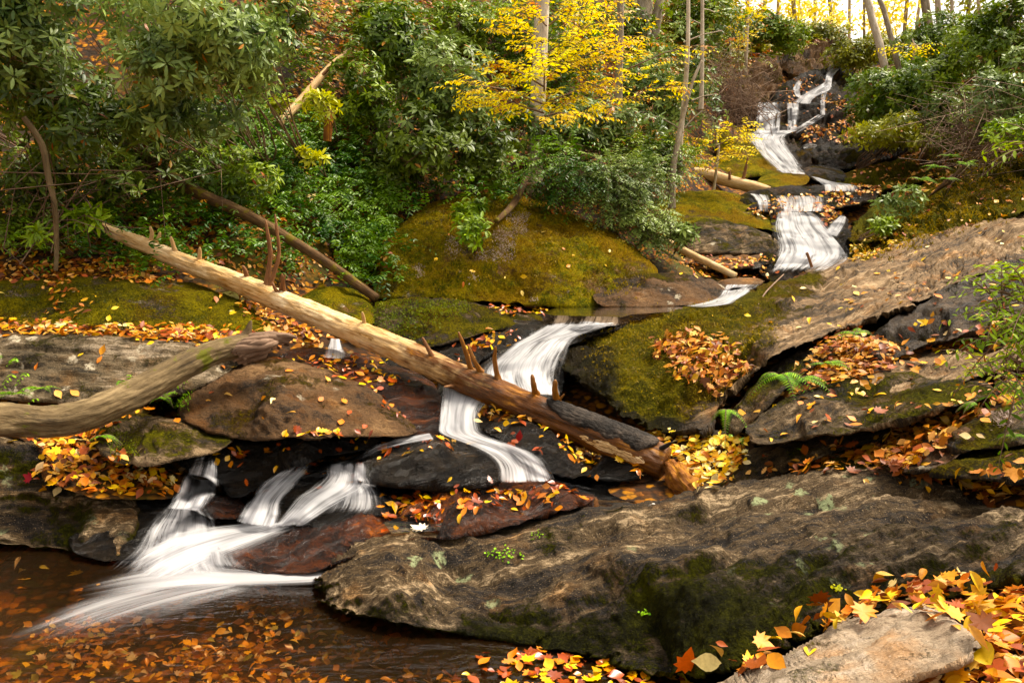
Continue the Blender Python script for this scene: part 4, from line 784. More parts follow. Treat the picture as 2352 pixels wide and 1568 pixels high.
R_('white_water', 'small curtain on the ledge above the middle cascade', [((1775,448),(1892,450)),((1785,460),(1892,462)),((1790,474),(1888,475)),((1790,487),(1886,486))], [.4,.85,.8,.7], off=.06, strand=.4, nu=40, widen=1.6)
R_('white_water', 'bending step fall above the middle cascade', [((1862,404),(1880,408)),((1878,414),(1915,418)),((1892,424),(1958,425)),((1896,440),(1964,440))], [.7,.9,.9,.7], off=.06, strand=.3, widen=1.6)
R_('white_water', 'curving slide of the upper falls', [((1738,300),(1835,298)),((1720,314),(1800,312)),((1735,335),(1800,330)),((1755,358),(1825,362)),((1776,380),(1840,385)),((1795,398),(1852,402))], [.8,1,.95,.9,.85,.8], off=.10, strand=.35, nu=36, fade=(.03,.05), widen=1.6)
R_('white_water', 'left half of the curtain fall', [((1740,234),(1796,233)),((1739,255),(1795,254)),((1737,280),(1792,278)),((1736,308),(1790,306))], [.7,1,1,1.05], off=.16, strand=.7, nu=60, fade=(.12,.02), edge=.1, u_dens=[.7,1,.75,1,1,.9,1,.8,.6,.9,.6])
R_('white_water', 'right half of the curtain fall', [((1808,236),(1834,236)),((1810,265),(1834,262)),((1808,302),(1830,298))], [.7,.7,.8], off=.12, strand=.4, fade=(.05,.02), widen=1.6)
R_('white_water', 'highest thread of the falls', [((1920,151),(1932,156)),((1900,168),(1914,174)),((1893,190),(1910,196)),((1868,205),(1905,208)),((1840,220),(1868,226)),((1820,238),(1860,240))], [.8,.95,1,.95,.95,.9], off=.12, strand=.15, widen=1.6)
R_('white_water', 'small left thread joining the top falls', [((1834,184),(1843,187)),((1822,204),(1836,208)),((1828,222),(1842,226))], [.7,.9,.9], off=.12, widen=1.6)
R_('white_water', 'thin side thread right of the top falls', [((1888,196),(1905,196)),((1884,230),(1896,230)),((1884,266),(1896,266))], [.8,.6,.7], off=.12, strand=.3, widen=1.6)
R_('white_water', 'slanting runnel over the dark slabs', [((1880,262),(1896,266)),((1850,280),(1865,286)),((1815,300),(1830,308))], [.6,.5,.4], off=.1, widen=1.6)

# ================================================================== FALLEN LEAVES
PAL = {'warm': [((.62,.20,.03),4),((.70,.33,.07),4),((.72,.42,.16),3),((.80,.48,.03),3),((.34,.07,.015),2),((.22,.07,.03),2),((.80,.62,.34),2)],
       'brown': [((.45,.17,.05),4),((.60,.30,.11),4),((.70,.42,.18),3),((.30,.08,.025),3),((.66,.35,.05),2),((.16,.06,.03),2)],
       'gold': [((.85,.55,.06),5),((.85,.65,.22),4),((.80,.40,.05),3),((.62,.22,.05),2),((.86,.74,.42),3)],
       'wet': [((.62,.20,.02),4),((.75,.38,.03),4),((.38,.07,.012),4),((.25,.05,.015),3),((.85,.58,.06),2)],
       'under': [((.62,.36,.10),4),((.42,.22,.07),4),((.24,.12,.05),4),((.66,.46,.12),2),((.45,.36,.26),3),((.16,.06,.03),4),((.30,.28,.10),1)]}
def pick(pal, n):
    p = PAL[pal]; w = np.array([x[1] for x in p], float); c = np.array([x[0] for x in p])
    k = RNG.choice(len(p), n, p=w / w.sum()); return np.clip(c[k] * RNG.uniform(.7, 1.15, (n, 1)) * RNG.uniform(.93, 1.07, (n, 3)), 0, .95)
def sample_region(poly, dens, cap=9000, cand=9000):
    poly = np.array(poly, float); x0, y0 = poly.min(0); x1, y1 = poly.max(0)
    q = RNG.random((cand, 2)) * [x1 - x0, y1 - y0] + [x0, y0]; q = q[inpoly(q + RNG.normal(size=q.shape) * np.minimum(16, (poly.max(0) - poly.min(0)) * .07), smooth_poly(poly, 1))]
    P, N = cast(q[:, 0], q[:, 1]); ok = ~np.isnan(P[:, 0]); P, N, q = P[ok], N[ok], q[ok]
    if not len(P): return P, N
    d = norm(P - CAM); cs = np.clip(np.abs((N * d).sum(-1)), .12, 1); up = np.clip(N[:, 2], 0, 1)
    w = P[:, 1] ** 2 / cs
    area = w.mean() * len(q) / cand * (x1 - x0) * (y1 - y0) / FPX ** 2
    keep = np.clip((up - .15) / .4, 0, 1); n = int(min(cap, area * dens)); pw = w * keep
    if pw.sum() <= 0: return P[:0], N[:0]
    k = RNG.choice(len(P), n, p=pw / pw.sum()); P, N = P[k], N[k]
    jit = RNG.normal(size=P.shape) * .02; jit -= N * (jit * N).sum(-1, keepdims=True)
    return P + jit, N
def litter(label, poly, dens, pal='warm', size=.075, pile=.03, tilt=.35, mat=None, cap=9000, types=(0,1,2,3,4,5), probs=(.28,.22,.18,.14,.1,.08), name='fallen_leaves', patchy=0.0):
    P, N = sample_region(poly, dens, cap)
    if patchy and len(P):
        m = fbm(P * 1.7 + 31, 3) + RNG.normal(size=len(P)) * .08 > patchy - .35; P, N = P[m], N[m]
    n = len(P)
    if n < 3: return
    up = norm(N + RNG.normal(size=(n, 3)) * tilt * RNG.uniform(.1, 1.3, (n, 1))); up[:, 2] = np.abs(up[:, 2])
    d = norm(np.cross(up, RNG.normal(size=(n, 3)))); R = frames(d, up)
    P = P + N * (RNG.random((n, 1)) ** 1.5 * pile + .008); c = pick(pal, n); k = RNG.choice(types, n, p=np.array(probs) / sum(probs)); sz = size * RNG.uniform(.55, 1.25, n)
    parts = []
    for j in types:
        m = k == j
        if m.sum(): parts.append(inst(*FLATS[j], P[m], R[m], np.stack([sz[m] * RNG.uniform(.8, 1.2, m.sum()), sz[m], sz[m] * RNG.uniform(.5, 1.6, m.sum())], -1), c[m]))
    V, F, C = merge(parts); o = mesh_np(name, V, F, mat or M_LIT, cols=C); tag(o, label, kind='stuff'); return o
L_ = litter
L_('leaf litter along the top of the left bank', [(-60,590),(60,610),(200,600),(420,635),(420,655),(300,645),(160,640),(130,665),(90,640),(-60,650)], 420, 'brown')
L_('band of leaves between the two left boulders', [(-60,745),(150,755),(430,758),(560,772),(620,775),(570,800),(500,795),(350,782),(200,768),(-60,768)], 900, 'warm', pile=.07)
L_('leaves between the log and the left boulder', [(500,670),(560,690),(640,720),(740,760),(760,790),(690,800),(640,770),(590,735)], 420, 'brown')
L_('leaves on the wet slope under the log', [(640,815),(760,805),(870,840),(900,860),(960,920),(985,960),(930,965),(870,900),(790,860),(700,835)], 420, 'wet', mat=M_WLIT, tilt=.2, pile=.015, patchy=.25)
L_('leaf drift below the curved limb on the left', [(0,990),(130,985),(230,960),(330,935),(330,948),(250,970),(215,1010),(240,1045),(300,1075),(400,1085),(418,1110),(400,1140),(250,1138),(160,1115),(60,1090),(110,1050),(60,1010)], 900, 'warm', pile=.05)
L_('sparse leaves on the left green mossy boulder', [(0,660),(500,680),(590,740),(0,740)], 10, 'gold')
L_('drift of leaves on the left shoulder of the mossy boulder', [(60,640),(150,640),(210,700),(190,740),(100,715),(120,670)], 160, 'brown')
L_('leaves on the ledge beside the leftmost fall', [(490,1035),(600,1028),(700,1022),(620,1050),(510,1062)], 260, 'wet', mat=M_WLIT, tilt=.2, pile=.01)
L_('leaves and needles caught above the black ledge', [(540,1010),(640,1000),(760,992),(860,985),(880,1005),(830,1030),(780,1000),(640,1012)], 320, 'wet', mat=M_WLIT, pile=.02)
L_('leaves on the crown of the midstream rock', [(860,1025),(960,1005),(1060,1010),(1100,1030),(960,1050),(900,1060)], 130, 'wet', mat=M_WLIT, tilt=.15, pile=.01)
L_('leaves trapped in the middle falls', [(690,1080),(735,1075),(745,1115),(700,1120)], 120, 'wet', mat=M_WLIT, pile=.12)
L_('leaves on the ledge in front of the midstream rock', [(870,1150),(950,1120),(1100,1100),(1300,1105),(1340,1130),(1300,1165),(1180,1150),(1050,1180),(960,1215),(880,1230),(890,1180)], 380, 'wet', mat=M_WLIT, tilt=.25, pile=.02, patchy=.25)
L_('leaf drift under the lower half of the log', [(1090,935),(1150,940),(1280,985),(1380,1020),(1500,1070),(1500,1095),(1460,1100),(1430,1035),(1370,1050),(1345,1075),(1290,1010),(1220,970),(1130,965),(1095,965)], 700, 'warm', pile=.05, mat=M_WLIT)
L_('bright yellow leaf drift above the middle pool', [(1500,1000),(1560,1005),(1640,1000),(1710,1010),(1720,1045),(1690,1085),(1640,1120),(1625,1140),(1600,1090),(1540,1050)], 1300, 'gold', pile=.07)
L_('leaves gathered at the pool edge by the triangular rock', [(1270,1095),(1360,1085),(1430,1100),(1400,1112),(1290,1112)], 200, 'wet', mat=M_WLIT)
L_('long leaf drift behind the huge boulder', [(1680,1110),(1800,1080),(1900,1045),(2030,1005),(2180,935),(2260,930),(2200,980),(2170,1040),(2100,1090),(2260,1095),(2400,1110),(2500,1150),(2400,1160),(2240,1142),(2180,1115),(2010,1068),(1900,1076),(1750,1094),(1640,1125)], 1100, 'brown', pile=.06, cap=14000)
L_('brown leaf pile on the big slab', [(1500,800),(1560,770),(1640,775),(1700,830),(1740,850),(1690,890),(1650,920),(1600,890),(1560,850)], 1300, 'brown', pile=.06)
L_('leaves around the ferns under the slab', [(1850,850),(1890,795),(1960,765),(2010,800),(2060,820),(2160,785),(2300,765),(2352,750),(2420,760),(2420,780),(2240,778),(2120,800),(2040,840),(2000,870),(1900,890),(1840,890),(1790,920),(1850,880)], 1000, 'brown', pile=.06, cap=12000)
L_('thin scatter of leaves on the streaked slab', [(1600,740),(2352,500),(2352,600),(1900,760),(1650,770)], 9, 'gold', tilt=.1)
L_('leaves caught in cracks of the slab', [(1950,690),(2100,650),(2140,670),(2000,720),(1960,720)], 120, 'brown', patchy=.3)
L_('leaves on the grooved slabs at the right', [(2050,960),(2160,940),(2300,890),(2352,850),(2400,850),(2352,900),(2200,985),(2100,1000)], 380, 'brown', patchy=.2)
L_('leaves on the central ledge', [(1110,700),(1260,700),(1250,722),(1180,728),(1110,715)], 380, 'wet', mat=M_WLIT, tilt=.2)
L_('leaves on the black ledge left of the white slide', [(1040,800),(1160,755),(1200,760),(1160,785),(1080,815),(1080,850),(1030,850)], 300, 'wet', mat=M_WLIT)
L_('sparse leaves on the mossy dome', [(950,550),(1350,520),(1450,620),(1350,690),(950,670)], 5, 'gold', tilt=.1)
L_('leaf litter at the top of the mossy dome', [(1240,465),(1320,480),(1340,505),(1280,500)], 260, 'brown')
L_('leaves right of the fallen branch by the wide cascade', [(1560,575),(1620,600),(1760,590),(1790,615),(1740,640),(1680,640),(1600,640),(1570,610)], 300, 'warm')
L_('leaves on the ledges of the wide cascade', [(1720,470),(1990,425),(2030,450),(1950,500),(1840,490),(1730,505),(1720,490)], 330, 'warm', patchy=.25)
L_('leaves beside the wide cascade', [(1880,485),(1940,475),(1925,500),(1890,530)], 330, 'warm')
L_('leaves along the right bank of the wide cascade', [(1950,560),(2010,545),(2080,560),(2000,590),(1950,605)], 330, 'gold')
L_('leaves on the slabs of the upper falls', [(1800,200),(1880,175),(1890,190),(1840,215),(1780,235),(1990,240),(1990,330),(1880,320),(1840,325),(1820,300),(1960,285)], 260, 'brown', size=.1, patchy=.15)
L_('leaves on the upper right slabs', [(1980,360),(2200,340),(2352,320),(2352,360),(2200,420),(2060,460),(1960,430)], 110, 'brown', size=.09, patchy=.2)
L_('leaves on the right mossy shelves', [(1990,560),(2352,380),(2352,480),(2100,550)], 60, 'brown', size=.08, patchy=.2)
L_('leaf litter on the left hillside floor', [(0,350),(900,350),(900,660),(700,660),(200,600),(0,590)], 200, 'brown', size=.07, cap=8000)
L_('leaf litter on the upper hillside', [(600,0),(1100,0),(850,300),(700,260)], 150, 'brown', size=.075, cap=5000)
L_('scattered wet leaves on the black rocks by the middle falls', [(1100,960),(1340,1000),(1480,1090),(1280,1100),(1150,1010)], 40, 'wet', mat=M_WLIT, tilt=.2, pile=.01)
L_('scattered leaves on the black ledges of the lowest falls', [(420,1050),(860,1000),(870,1110),(560,1150)], 45, 'wet', mat=M_WLIT, tilt=.2, pile=.01)
L_('thin scatter of leaves on the left boulders', [(0,780),(560,800),(940,960),(940,1000),(430,990),(0,920)], 12, 'warm', tilt=.2)
L_('thin scatter of leaves on the right ledges', [(1710,960),(2352,600),(2352,1020),(1720,1020)], 45, 'warm', tilt=.25)
L_('big crisp leaves around the pale slab', [(1640,1545),(1720,1515),(1820,1470),(1880,1425),(1990,1390),(2060,1360),(2200,1340),(2352,1330),(2420,1340),(2420,1620),(2040,1620),(2200,1550),(2260,1480),(2180,1410),(2010,1405),(1900,1445),(1790,1505),(1690,1540)], 1100, 'warm', size=.085, pile=.08, tilt=.5, cap=5000, probs=(.22,.2,.16,.14,.17,.11))
L_('few leaves scattered on the pale slab', [(1700,1560),(1950,1440),(2180,1440),(2100,1560)], 14, 'gold', size=.07, tilt=.1)
def floating(label, poly, z, dens, pal, size, tilt, zj=0.004, mat=None, patch=None):
    poly = np.array(poly, float); Q = at_z(poly[:, 0], poly[:, 1], z); a, b = Q[:, :2].min(0), Q[:, :2].max(0); n = int((b - a).prod() * dens)
    q = RNG.random((n, 2)) * (b - a) + a; q = q[inpoly(q, Q[:, :2])]
    if patch is not None: q = q[fbm(np.concatenate([q * 1.6, q[:, :1] * 0 + 4], 1), 3) + RNG.normal(size=len(q)) * .1 > patch]
    n = len(q)
    P = np.concatenate([q, z + RNG.random((n, 1)) * zj], 1); up = norm(np.array([0, 0, 1.]) + RNG.normal(size=(n, 3)) * tilt); R = frames(np.cross(up, RNG.normal(size=(n, 3))), up); c = pick(pal, n); k = RNG.integers(0, 6, n)
    parts = [inst(*FLATS[j], P[k == j], R[k == j], size * RNG.uniform(.5, 1.2, (k == j).sum()), c[k == j]) for j in range(6) if (k == j).sum()]
    V, F, C = merge(parts); tag(mesh_np('fallen_leaves', V, F, mat or M_WLIT, cols=C), label, kind='stuff')
floating('floating leaves massed at the bottom edge of the pool', [(1040,1600),(1100,1500),(1250,1490),(1420,1530),(1600,1555),(1640,1640),(1040,1640)], .006, 420, 'wet', .075, .08, .012)
floating('sunken leaves on the bed of the bottom pool', [(-100,1700),(-100,1500),(100,1440),(330,1440),(560,1385),(700,1385),(740,1440),(1000,1500),(1100,1560),(1100,1700)], -.24, 700, 'under', .06, .3, .08, patch=-.12)
floating('few sunken leaves on the dark pool floor', [(-100,1440),(0,1290),(330,1330),(330,1400),(100,1440)], -.1, 30, 'under', .08, .2, .05)

# ================================================================== PLANTS
LEAF_N = leaf_t(.26, .10, .22, (0, .55, .95, 1, .7, 0)); LEAF_M = leaf_t(.34, .10, .2, (0, .9, .9, 0)); LEAF_F = leaf_t(.42, .10, .1, (0, 1, 0))
def F_fix(t): return t
def fur(n, lo, hi):
    c = np.array(lo) + (np.array(hi) - np.array(lo)) * RNG.random((n, 1)); return c
GREENS = {'rho': ((.045, .075, .014), (.20, .27, .055)), 'rhogrey': ((.065, .11, .03), (.28, .36, .115)), 'lau': ((.06, .11, .016), (.25, .33, .055)), 'bright': ((.11, .21, .02), (.32, .44, .05)), 'lime': ((.30, .35, .03), (.60, .58, .08)),
          'dog': ((.03, .09, .014), (.19, .31, .05)), 'yel': ((.86, .58, .015), (.95, .82, .04)), 'yelfar': ((.74, .60, .06), (.92, .84, .26)), 'olive': ((.12, .14, .015), (.36, .36, .05)), 'fern': ((.10, .25, .012), (.27, .46, .04))}
def vary(pal, C, n, orange=.0):
    lo, hi = GREENS[pal]; f = np.clip(.5 + 1.3 * fbm(C * 1.3 + 40, 3) + RNG.normal(size=n) * .22, 0, 1)[:, None]
    c = np.array(lo) + (np.array(hi) - np.array(lo)) * f
    if orange: m = RNG.random(n) < orange; c[m] = pick('warm', m.sum()) * .8
    return c
def whorl_leaves(C, A, L, n, pal, tmpl, elev=(.15, .4), orange=.01):
    N = len(C); base = frames(A, RNG.normal(size=(N, 3))); s, ax, t = base[..., 0], base[..., 1], base[..., 2]
    k = np.tile(np.arange(n), N); id_ = np.repeat(np.arange(N), n)
    ph = k * 2 * math.pi / n + np.repeat(RNG.random(N) * 6, n) + RNG.normal(size=len(k)) * .2; e = RNG.normal(elev[0], elev[1], len(k))
    keep = RNG.random(len(k)) < .88; k, id_, ph, e = k[keep], id_[keep], ph[keep], e[keep]
    d = (np.cos(ph) * np.cos(e))[:, None] * s[id_] + (np.sin(ph) * np.cos(e))[:, None] * t[id_] + np.sin(e)[:, None] * ax[id_]
    R = frames(d, ax[id_] + RNG.normal(size=d.shape) * .25); sz = L * RNG.uniform(.65, 1.15, len(k)) * np.repeat(RNG.uniform(.8, 1.1, N), n)[keep]
    col = vary(pal, C, N, 0)[id_] * RNG.uniform(.8, 1.2, (len(k), 1))
    if orange: m = RNG.random(len(k)) < orange; col[m] = pick('warm', m.sum()) * .8
    return inst(*tmpl, C[id_] + d * L * .08, R, sz, np.clip(col, 0, .95))
def spray_leaves(B, D, Ls, leafL, n, pal, tmpl, droop=.5, orange=.0, flat=1.0):
    """arching stems with leaves in two ranks"""
    N = len(B); D = norm(D); up = np.array([0, 0, 1.]); side = norm(np.cross(D, up) + 1e-4); t = (np.arange(n) + .8) / n
    pos = B[:, None] + D[:, None] * (t[None, :, None] * Ls[:, None, None]) - up * (droop * t[None, :, None] ** 2 * Ls[:, None, None])
    tan = norm(D[:, None] - up * 2 * droop * t[None, :, None]); sgn = np.where(np.arange(n) % 2 == 0, 1, -1)[None, :, None]
    d = norm(tan * .55 + side[:, None] * sgn + RNG.normal(size=pos.shape) * .22 - up * .18)
    nr = norm(np.cross(side[:, None] + 0 * tan, tan) * 1.0 + RNG.normal(size=pos.shape) * .3 * flat); nr *= np.sign(nr[..., 2:3] + 1e-6)
    sz = (leafL * (1 - .35 * t[None]) * RNG.uniform(.75, 1.2, (N, n))).ravel()
    col = np.repeat(vary(pal, B, N, orange), n, 0) * RNG.uniform(.75, 1.2, (N * n, 1))
    V, F, C = inst(*tmpl, pos.reshape(-1, 3), frames(d.reshape(-1, 3), nr.reshape(-1, 3)), sz, np.clip(col, 0, .95))
    st = [(np.stack([B[i] + D[i] * a * Ls[i] - up * droop * a * a * Ls[i] for a in (0, .35, .7, 1)]), [.004, .003, .002, .001]) for i in range(N)]
    return (V, F, C), st
SN = [0]; NM = 2.0
def shrub(name, label, px, py, Y, rxp, rzp, n, L=.13, pal='rho', kind='whorl', lobes=11, depth=.7, group=None, orange=.01, hang=0.0, nl=8, base=None, mat=None, twigs=14, tm=None, elev=(.15, .4), cat='shrub', stemr=.010):
    n = int(n * NM); c = at(px, py, Y); rx, rz = rxp * Y / FPX, rzp * Y / FPX; ry = rx * depth
    LC = RNG.normal(size=(lobes, 3)); LC = norm(LC) * RNG.uniform(.3, 1.0, (lobes, 1)) * [rx, ry, rz] * .8 + c; Lr = RNG.uniform(.34, .62, lobes)
    k = RNG.integers(0, lobes, n); d = norm(RNG.normal(size=(n, 3)) + [0, -.35, .35]); rad = RNG.uniform(.55, 1.05, (n, 1)) ** .6
    C = LC[k] + d * rad * (Lr[k][:, None] * np.array([rx, ry, rz])); 
    m = fbm(C / max(rx, .3) * 1.6 + SN[0] * 7.1, 2) > -.28; SN[0] += 1; C, d, k = C[m], d[m], k[m]
    if base is None:
        h = BV.ray_cast(Vector(c), Vector((0, .94, -.34))); bp = np.array(h[0]) if h[0] is not None and (Vector(c) - h[0]).length < 6 * rx else c - [0, -ry * .3, rz]
    else: bp = at(*base)
    e = empty(name, label, cat, bp, group)
    A = norm(d * .7 + [0, 0, .55 - hang])
    tm = tm or (LEAF_N if Y < 10 else LEAF_M if Y < 15 else LEAF_F)
    st = []
    for j in range(lobes):
        mid = bp + (LC[j] - bp) * .5 + RNG.normal(size=3) * .12 * rx + [0, 0, .05 * rz]; st.append((np.stack([bp, mid * .5 + bp * .5 + RNG.normal(size=3) * .04 * rx, mid, LC[j]]), [stemr * 1.3, stemr, stemr * .8, stemr * .45]))
    for j in RNG.choice(len(C), min(len(C), twigs * lobes // 2), replace=False):
        a = LC[k[j]]; b = C[j]; st.append((np.stack([a, a * .5 + b * .5 + RNG.normal(size=3) * .06 * rx, b]), [stemr * .4, stemr * .3, .002]))
    if kind == 'whorl': V, F, Cc = whorl_leaves(C, A, L, nl, pal, tm, elev, orange)
    else:
        D = norm(d * [1, 1, .5] + [0, 0, .25 - hang]); (V, F, Cc), s2 = spray_leaves(C, D, RNG.uniform(.7, 1.3, len(C)) * L * 3.6, L, nl, pal, tm, .35, orange); st += s2[:150]
    child('foliage', V, F, mat or M_RHO, e, cols=Cc)
    V, F, rc = tubes(st, 4); child('stems', V, F, WD_TWIG, e, attrs={'rc': rc}); return e
RG = 'rhododendrons on the left hillside'
S = lambda lab, *a, **k: shrub('rhododendron', lab, *a, **k)
S('large-leaved rhododendron filling the top left corner', 110,90,8.3,250,190,400, L=.125, pal='rhogrey', group=RG, hang=.25)
S('rhododendron arching over the dark hollow at the top left', 400,80,8.2,260,150,400, L=.125, pal='rhogrey', group=RG, hang=.3)
S('rhododendron hanging to the right above the black hollow', 560,120,8.8,120,110,190, L=.12, pal='rhogrey', group=RG, hang=.45, depth=.5)
S('rhododendron below the corner shrub at the left edge', 130,270,8.8,230,130,260, L=.12, pal='rho', group=RG, hang=.3)
S('rhododendron in the middle of the left hillside above the mossy log', 410,250,8.9,170,75,210, L=.12, pal='rhogrey', group=RG, hang=.35)
S('dark sparse rhododendron low at the left edge', 40,420,9.2,120,90,70, L=.13, pal='rho', group=RG)
S('sparse rhododendron over the left end of the mossy log', 300,400,9.6,160,80,70, L=.12, pal='rho', group=RG)
S('small yellow-green rhododendron beside the tip of the long log', 205,505,8.6,48,24,12, L=.13, pal='bright', lobes=4, group=RG, twigs=3)
S('tiny bright rhododendron at the left under the shrubs', 90,540,8.5,45,20,8, L=.12, pal='bright', lobes=3, group=RG, twigs=3)
S('dark rhododendron filling the lower left slope behind the hanging grey branch', 180,360,9.6,190,110,190, L=.12, pal='rho', group=RG)
S('dark rhododendron on the slope right of the hanging grey branch', 330,330,9.9,150,90,150, L=.12, pal='rho', group=RG)
S('shaded rhododendron at the far left above the leaf bank', 30,500,9.3,100,70,90, L=.11, pal='rho', group=RG)
S('low rhododendron over the middle of the mossy log', 520,420,9.9,130,70,110, L=.11, pal='lau', group=RG)
S('shrub filling the slope right of the bare leaning branch', 840,230,12.2,90,90,170, L=.11, pal='lau', group=RG)
S('dark shrub at the top of the hill between the two rhododendron masses', 640,20,12.5,110,60,90, L=.12, pal='rho', group=RG, orange=.05)
S('tall rhododendron left of the yellow sapling at the top', 900,90,13,130,140,300, L=.13, pal='lau', group=RG)
S('broad grey-green rhododendron left of the centre', 1010,210,12.4,150,130,330, L=.13, pal='rhogrey', group=RG)
S('rhododendron over the left shoulder of the mossy dome', 940,340,11.8,140,100,230, L=.13, pal='rho', group=RG)
S('dark rhododendron directly above the mossy dome', 1090,360,12.2,130,90,200, L=.12, pal='rho', group=RG)
S('small-leaved bush at the top behind the broad rhododendron', 1060,60,15.5,150,90,360, L=.10, pal='lau', group=RG)
S('bush behind the pale trunk of the yellow sapling', 1230,150,15.5,160,130,420, L=.11, pal='lau', group=RG)
S('bush under the yellow sapling by its trunk', 1230,300,13.2,120,80,230, L=.11, pal='lau', group=RG)
S('rhododendron with orange leaves right of the pale trunk', 1370,300,13.6,140,80,280, L=.12, pal='rhogrey', group=RG, orange=.05)
S('rhododendron behind the thin pale trunks', 1520,220,15.5,130,130,380, L=.12, pal='rhogrey', group=RG, orange=.03)
S('shaded bush at the top between the two stout trunks', 1440,120,18,130,100,330, L=.12, pal='lau', group=RG, orange=.06)
S('bush at the top left of the dead twig thicket', 1600,60,22,120,90,420, L=.13, pal='lau', orange=.04)
S('bright young rhododendron growing on the mossy dome', 1085,540,9.7,60,48,26, L=.12, pal='bright', lobes=5, group=RG, twigs=5, depth=.5)
S('small rhododendron on the left brow of the mossy dome', 1075,480,10.4,60,35,26, L=.12, pal='bright', lobes=4, group=RG, twigs=5)
S('pale whorled rhododendron by the slender fallen branch', 1575,540,11.6,46,32,26, L=.12, pal='rhogrey', lobes=4, group=RG, twigs=5)
S('lime-green rhododendron under the bare leaning branch', 735,245,10.9,45,30,14, L=.12, pal='lime', lobes=4, group=RG, twigs=4)
S('small lime rhododendron left of the bare leaning branch', 640,235,10.4,32,25,8, L=.12, pal='lime', lobes=3, group=RG, twigs=3)
S('small lime rhododendron below the snapped trunk', 725,350,10.6,35,22,8, L=.11, pal='lime', lobes=3, group=RG, twigs=3)
LS = lambda lab, *a, **k: shrub('laurel_shrub', lab, *a, kind='spray', group='laurels above the mossy dome', **k)
LS('dark glossy laurel hanging over the top of the mossy dome', 1290,390,12.0,110,70,260, L=.075, pal='dog', nl=12, hang=.3)
LS('pale glossy laurel spilling right of the mossy dome', 1420,440,12.0,130,80,420, L=.07, pal='rhogrey', nl=12, hang=.3)
LS('laurel at the lower right corner of the mossy dome', 1490,520,11.8,80,60,220, L=.07, pal='rhogrey', nl=12, hang=.35)
LS('laurel below the curved thin trunk', 1500,380,13.4,110,70,320, L=.08, pal='lau', nl=12, hang=.2)
# right bank
RR = 'rhododendrons on the right bank'
Q = lambda lab, *a, **k: shrub('rhododendron', lab, *a, group=RR, **k)
Q('wide round rhododendron right of the upper falls', 2045,235,19,125,75,520, L=.14, pal='lau', depth=.8)
Q('rhododendron on the right bank below the leaning trunks', 2140,200,18,140,90,520, L=.14, pal='lau')
Q('low rhododendron overhanging the dark slabs on the right', 2060,300,16.6,130,45,260, L=.13, pal='olive', hang=.2)
Q('dark rhododendron in the right upper bank', 2230,270,15.5,130,80,330, L=.13, pal='rho')
Q('rhododendron in the top right corner', 2290,90,17,150,120,460, L=.13, pal='lau')
Q('rhododendron at the right edge halfway up the bank', 2340,220,13.5,110,110,260, L=.13, pal='rhogrey')
Q('low bright shrub at the right edge over the ferns', 2330,300,12,80,45,110, L=.08, pal='bright')
Q('shrub on the skyline right of the leaning trunks', 2180,90,23,130,60,380, L=.14, pal='lau', depth=.6)
Q('shrub left of the leaning trunks on the skyline', 1990,130,27,90,50,330, L=.15, pal='olive')
Q('bush crowning the rocks above the top fall', 1860,85,30,110,35,330, L=.16, pal='olive', orange=.05)
Q('bush above the brown cliff left of the top fall', 1760,90,27,90,55,330, L=.16, pal='lau', orange=.04)
Q('small bush drooping beside the brown cliff', 1870,190,27,30,22,60, L=.14, pal='bright', lobes=3)
Q('laurel sprigs on the mossy shelf', 2085,470,12.6,70,34,36, L=.12, pal='rhogrey', lobes=5)
Q('laurel sprigs beside the right bank of the wide cascade', 2010,520,12.2,55,28,26, L=.11, pal='lau', lobes=4)
LS2 = shrub('leafy_shrub', 'yellow-green pointed-leaved shrub reaching in from the right edge', 2350,770,3.9,95,150,64, L=.062, pal='bright', kind='spray', nl=9, hang=.1, base=(2470,900,4.0), orange=.04, mat=M_SOFT, tm=LEAF_N, stemr=.006, depth=.8)
shrub('leafy_shrub', 'lime-leaved sprig low at the right edge under the pointed-leaved shrub', 2270,850,4.3,45,70,12, L=.06, pal='lime', kind='spray', nl=7, hang=.2, base=(2400,930,4.3), mat=M_SOFT, tm=LEAF_N, stemr=.004, lobes=3)
shrub('leafy_shrub', 'blurred sprig hanging in at the right edge near the skyline bank', 2345,340,5.2,60,60,8, L=.08, pal='bright', kind='spray', nl=7, hang=.3, base=(2480,330,5.2), mat=M_SOFT, tm=LEAF_N, stemr=.004, lobes=3)

# ground cover sprays on the hillside
def cover(label, poly, dens, pal, L=.08, n=13, cap=1500, name='ground_cover', sl=.42, patch=None, mat=None, orange=.01):
    P, N = sample_region(poly, dens * 1.7, cap * 2, 6000); 
    if patch is not None: m = fbm(P * 1.5 + 77, 3) > patch; P, N = P[m], N[m]
    D = norm(N * .8 + [0, -.5, .35] + RNG.normal(size=P.shape) * .5); P = P + N * RNG.uniform(.0, .28, (len(P), 1))
    (V, F, C), st = spray_leaves(P, D, RNG.uniform(.6, 1.3, len(P)) * sl, L, n, pal, LEAF_M, .55, orange)
    o = mesh_np(name, V, F, mat or M_RHO, cols=C); tag(o, label, kind='stuff')
cover('glossy leafy ground cover on the left hillside', [(430,260),(560,230),(680,300),(760,300),(850,360),(920,440),(900,560),(900,640),(930,670),(800,640),(740,560),(620,520),(480,440),(420,360)], 150, 'dog', cap=3200)
cover('darker ground cover under the mossy log', [(150,430),(420,440),(600,530),(700,600),(660,650),(560,600),(420,560),(300,510),(150,520)], 110, 'dog', patch=-.3)
cover('glossy ground cover around the log tip', [(280,570),(340,570),(500,640),(470,650),(330,645),(260,620)], 110, 'dog', L=.075)
cover('green sprays at the upper hillside', [(640,120),(850,60),(900,250),(860,380),(700,260),(620,240)], 45, 'lau', patch=-.1, L=.085)
cover('sprays under the central rhododendrons', [(880,400),(1160,420),(1200,470),(1000,480),(920,520),(880,500)], 60, 'dog', patch=-.1)
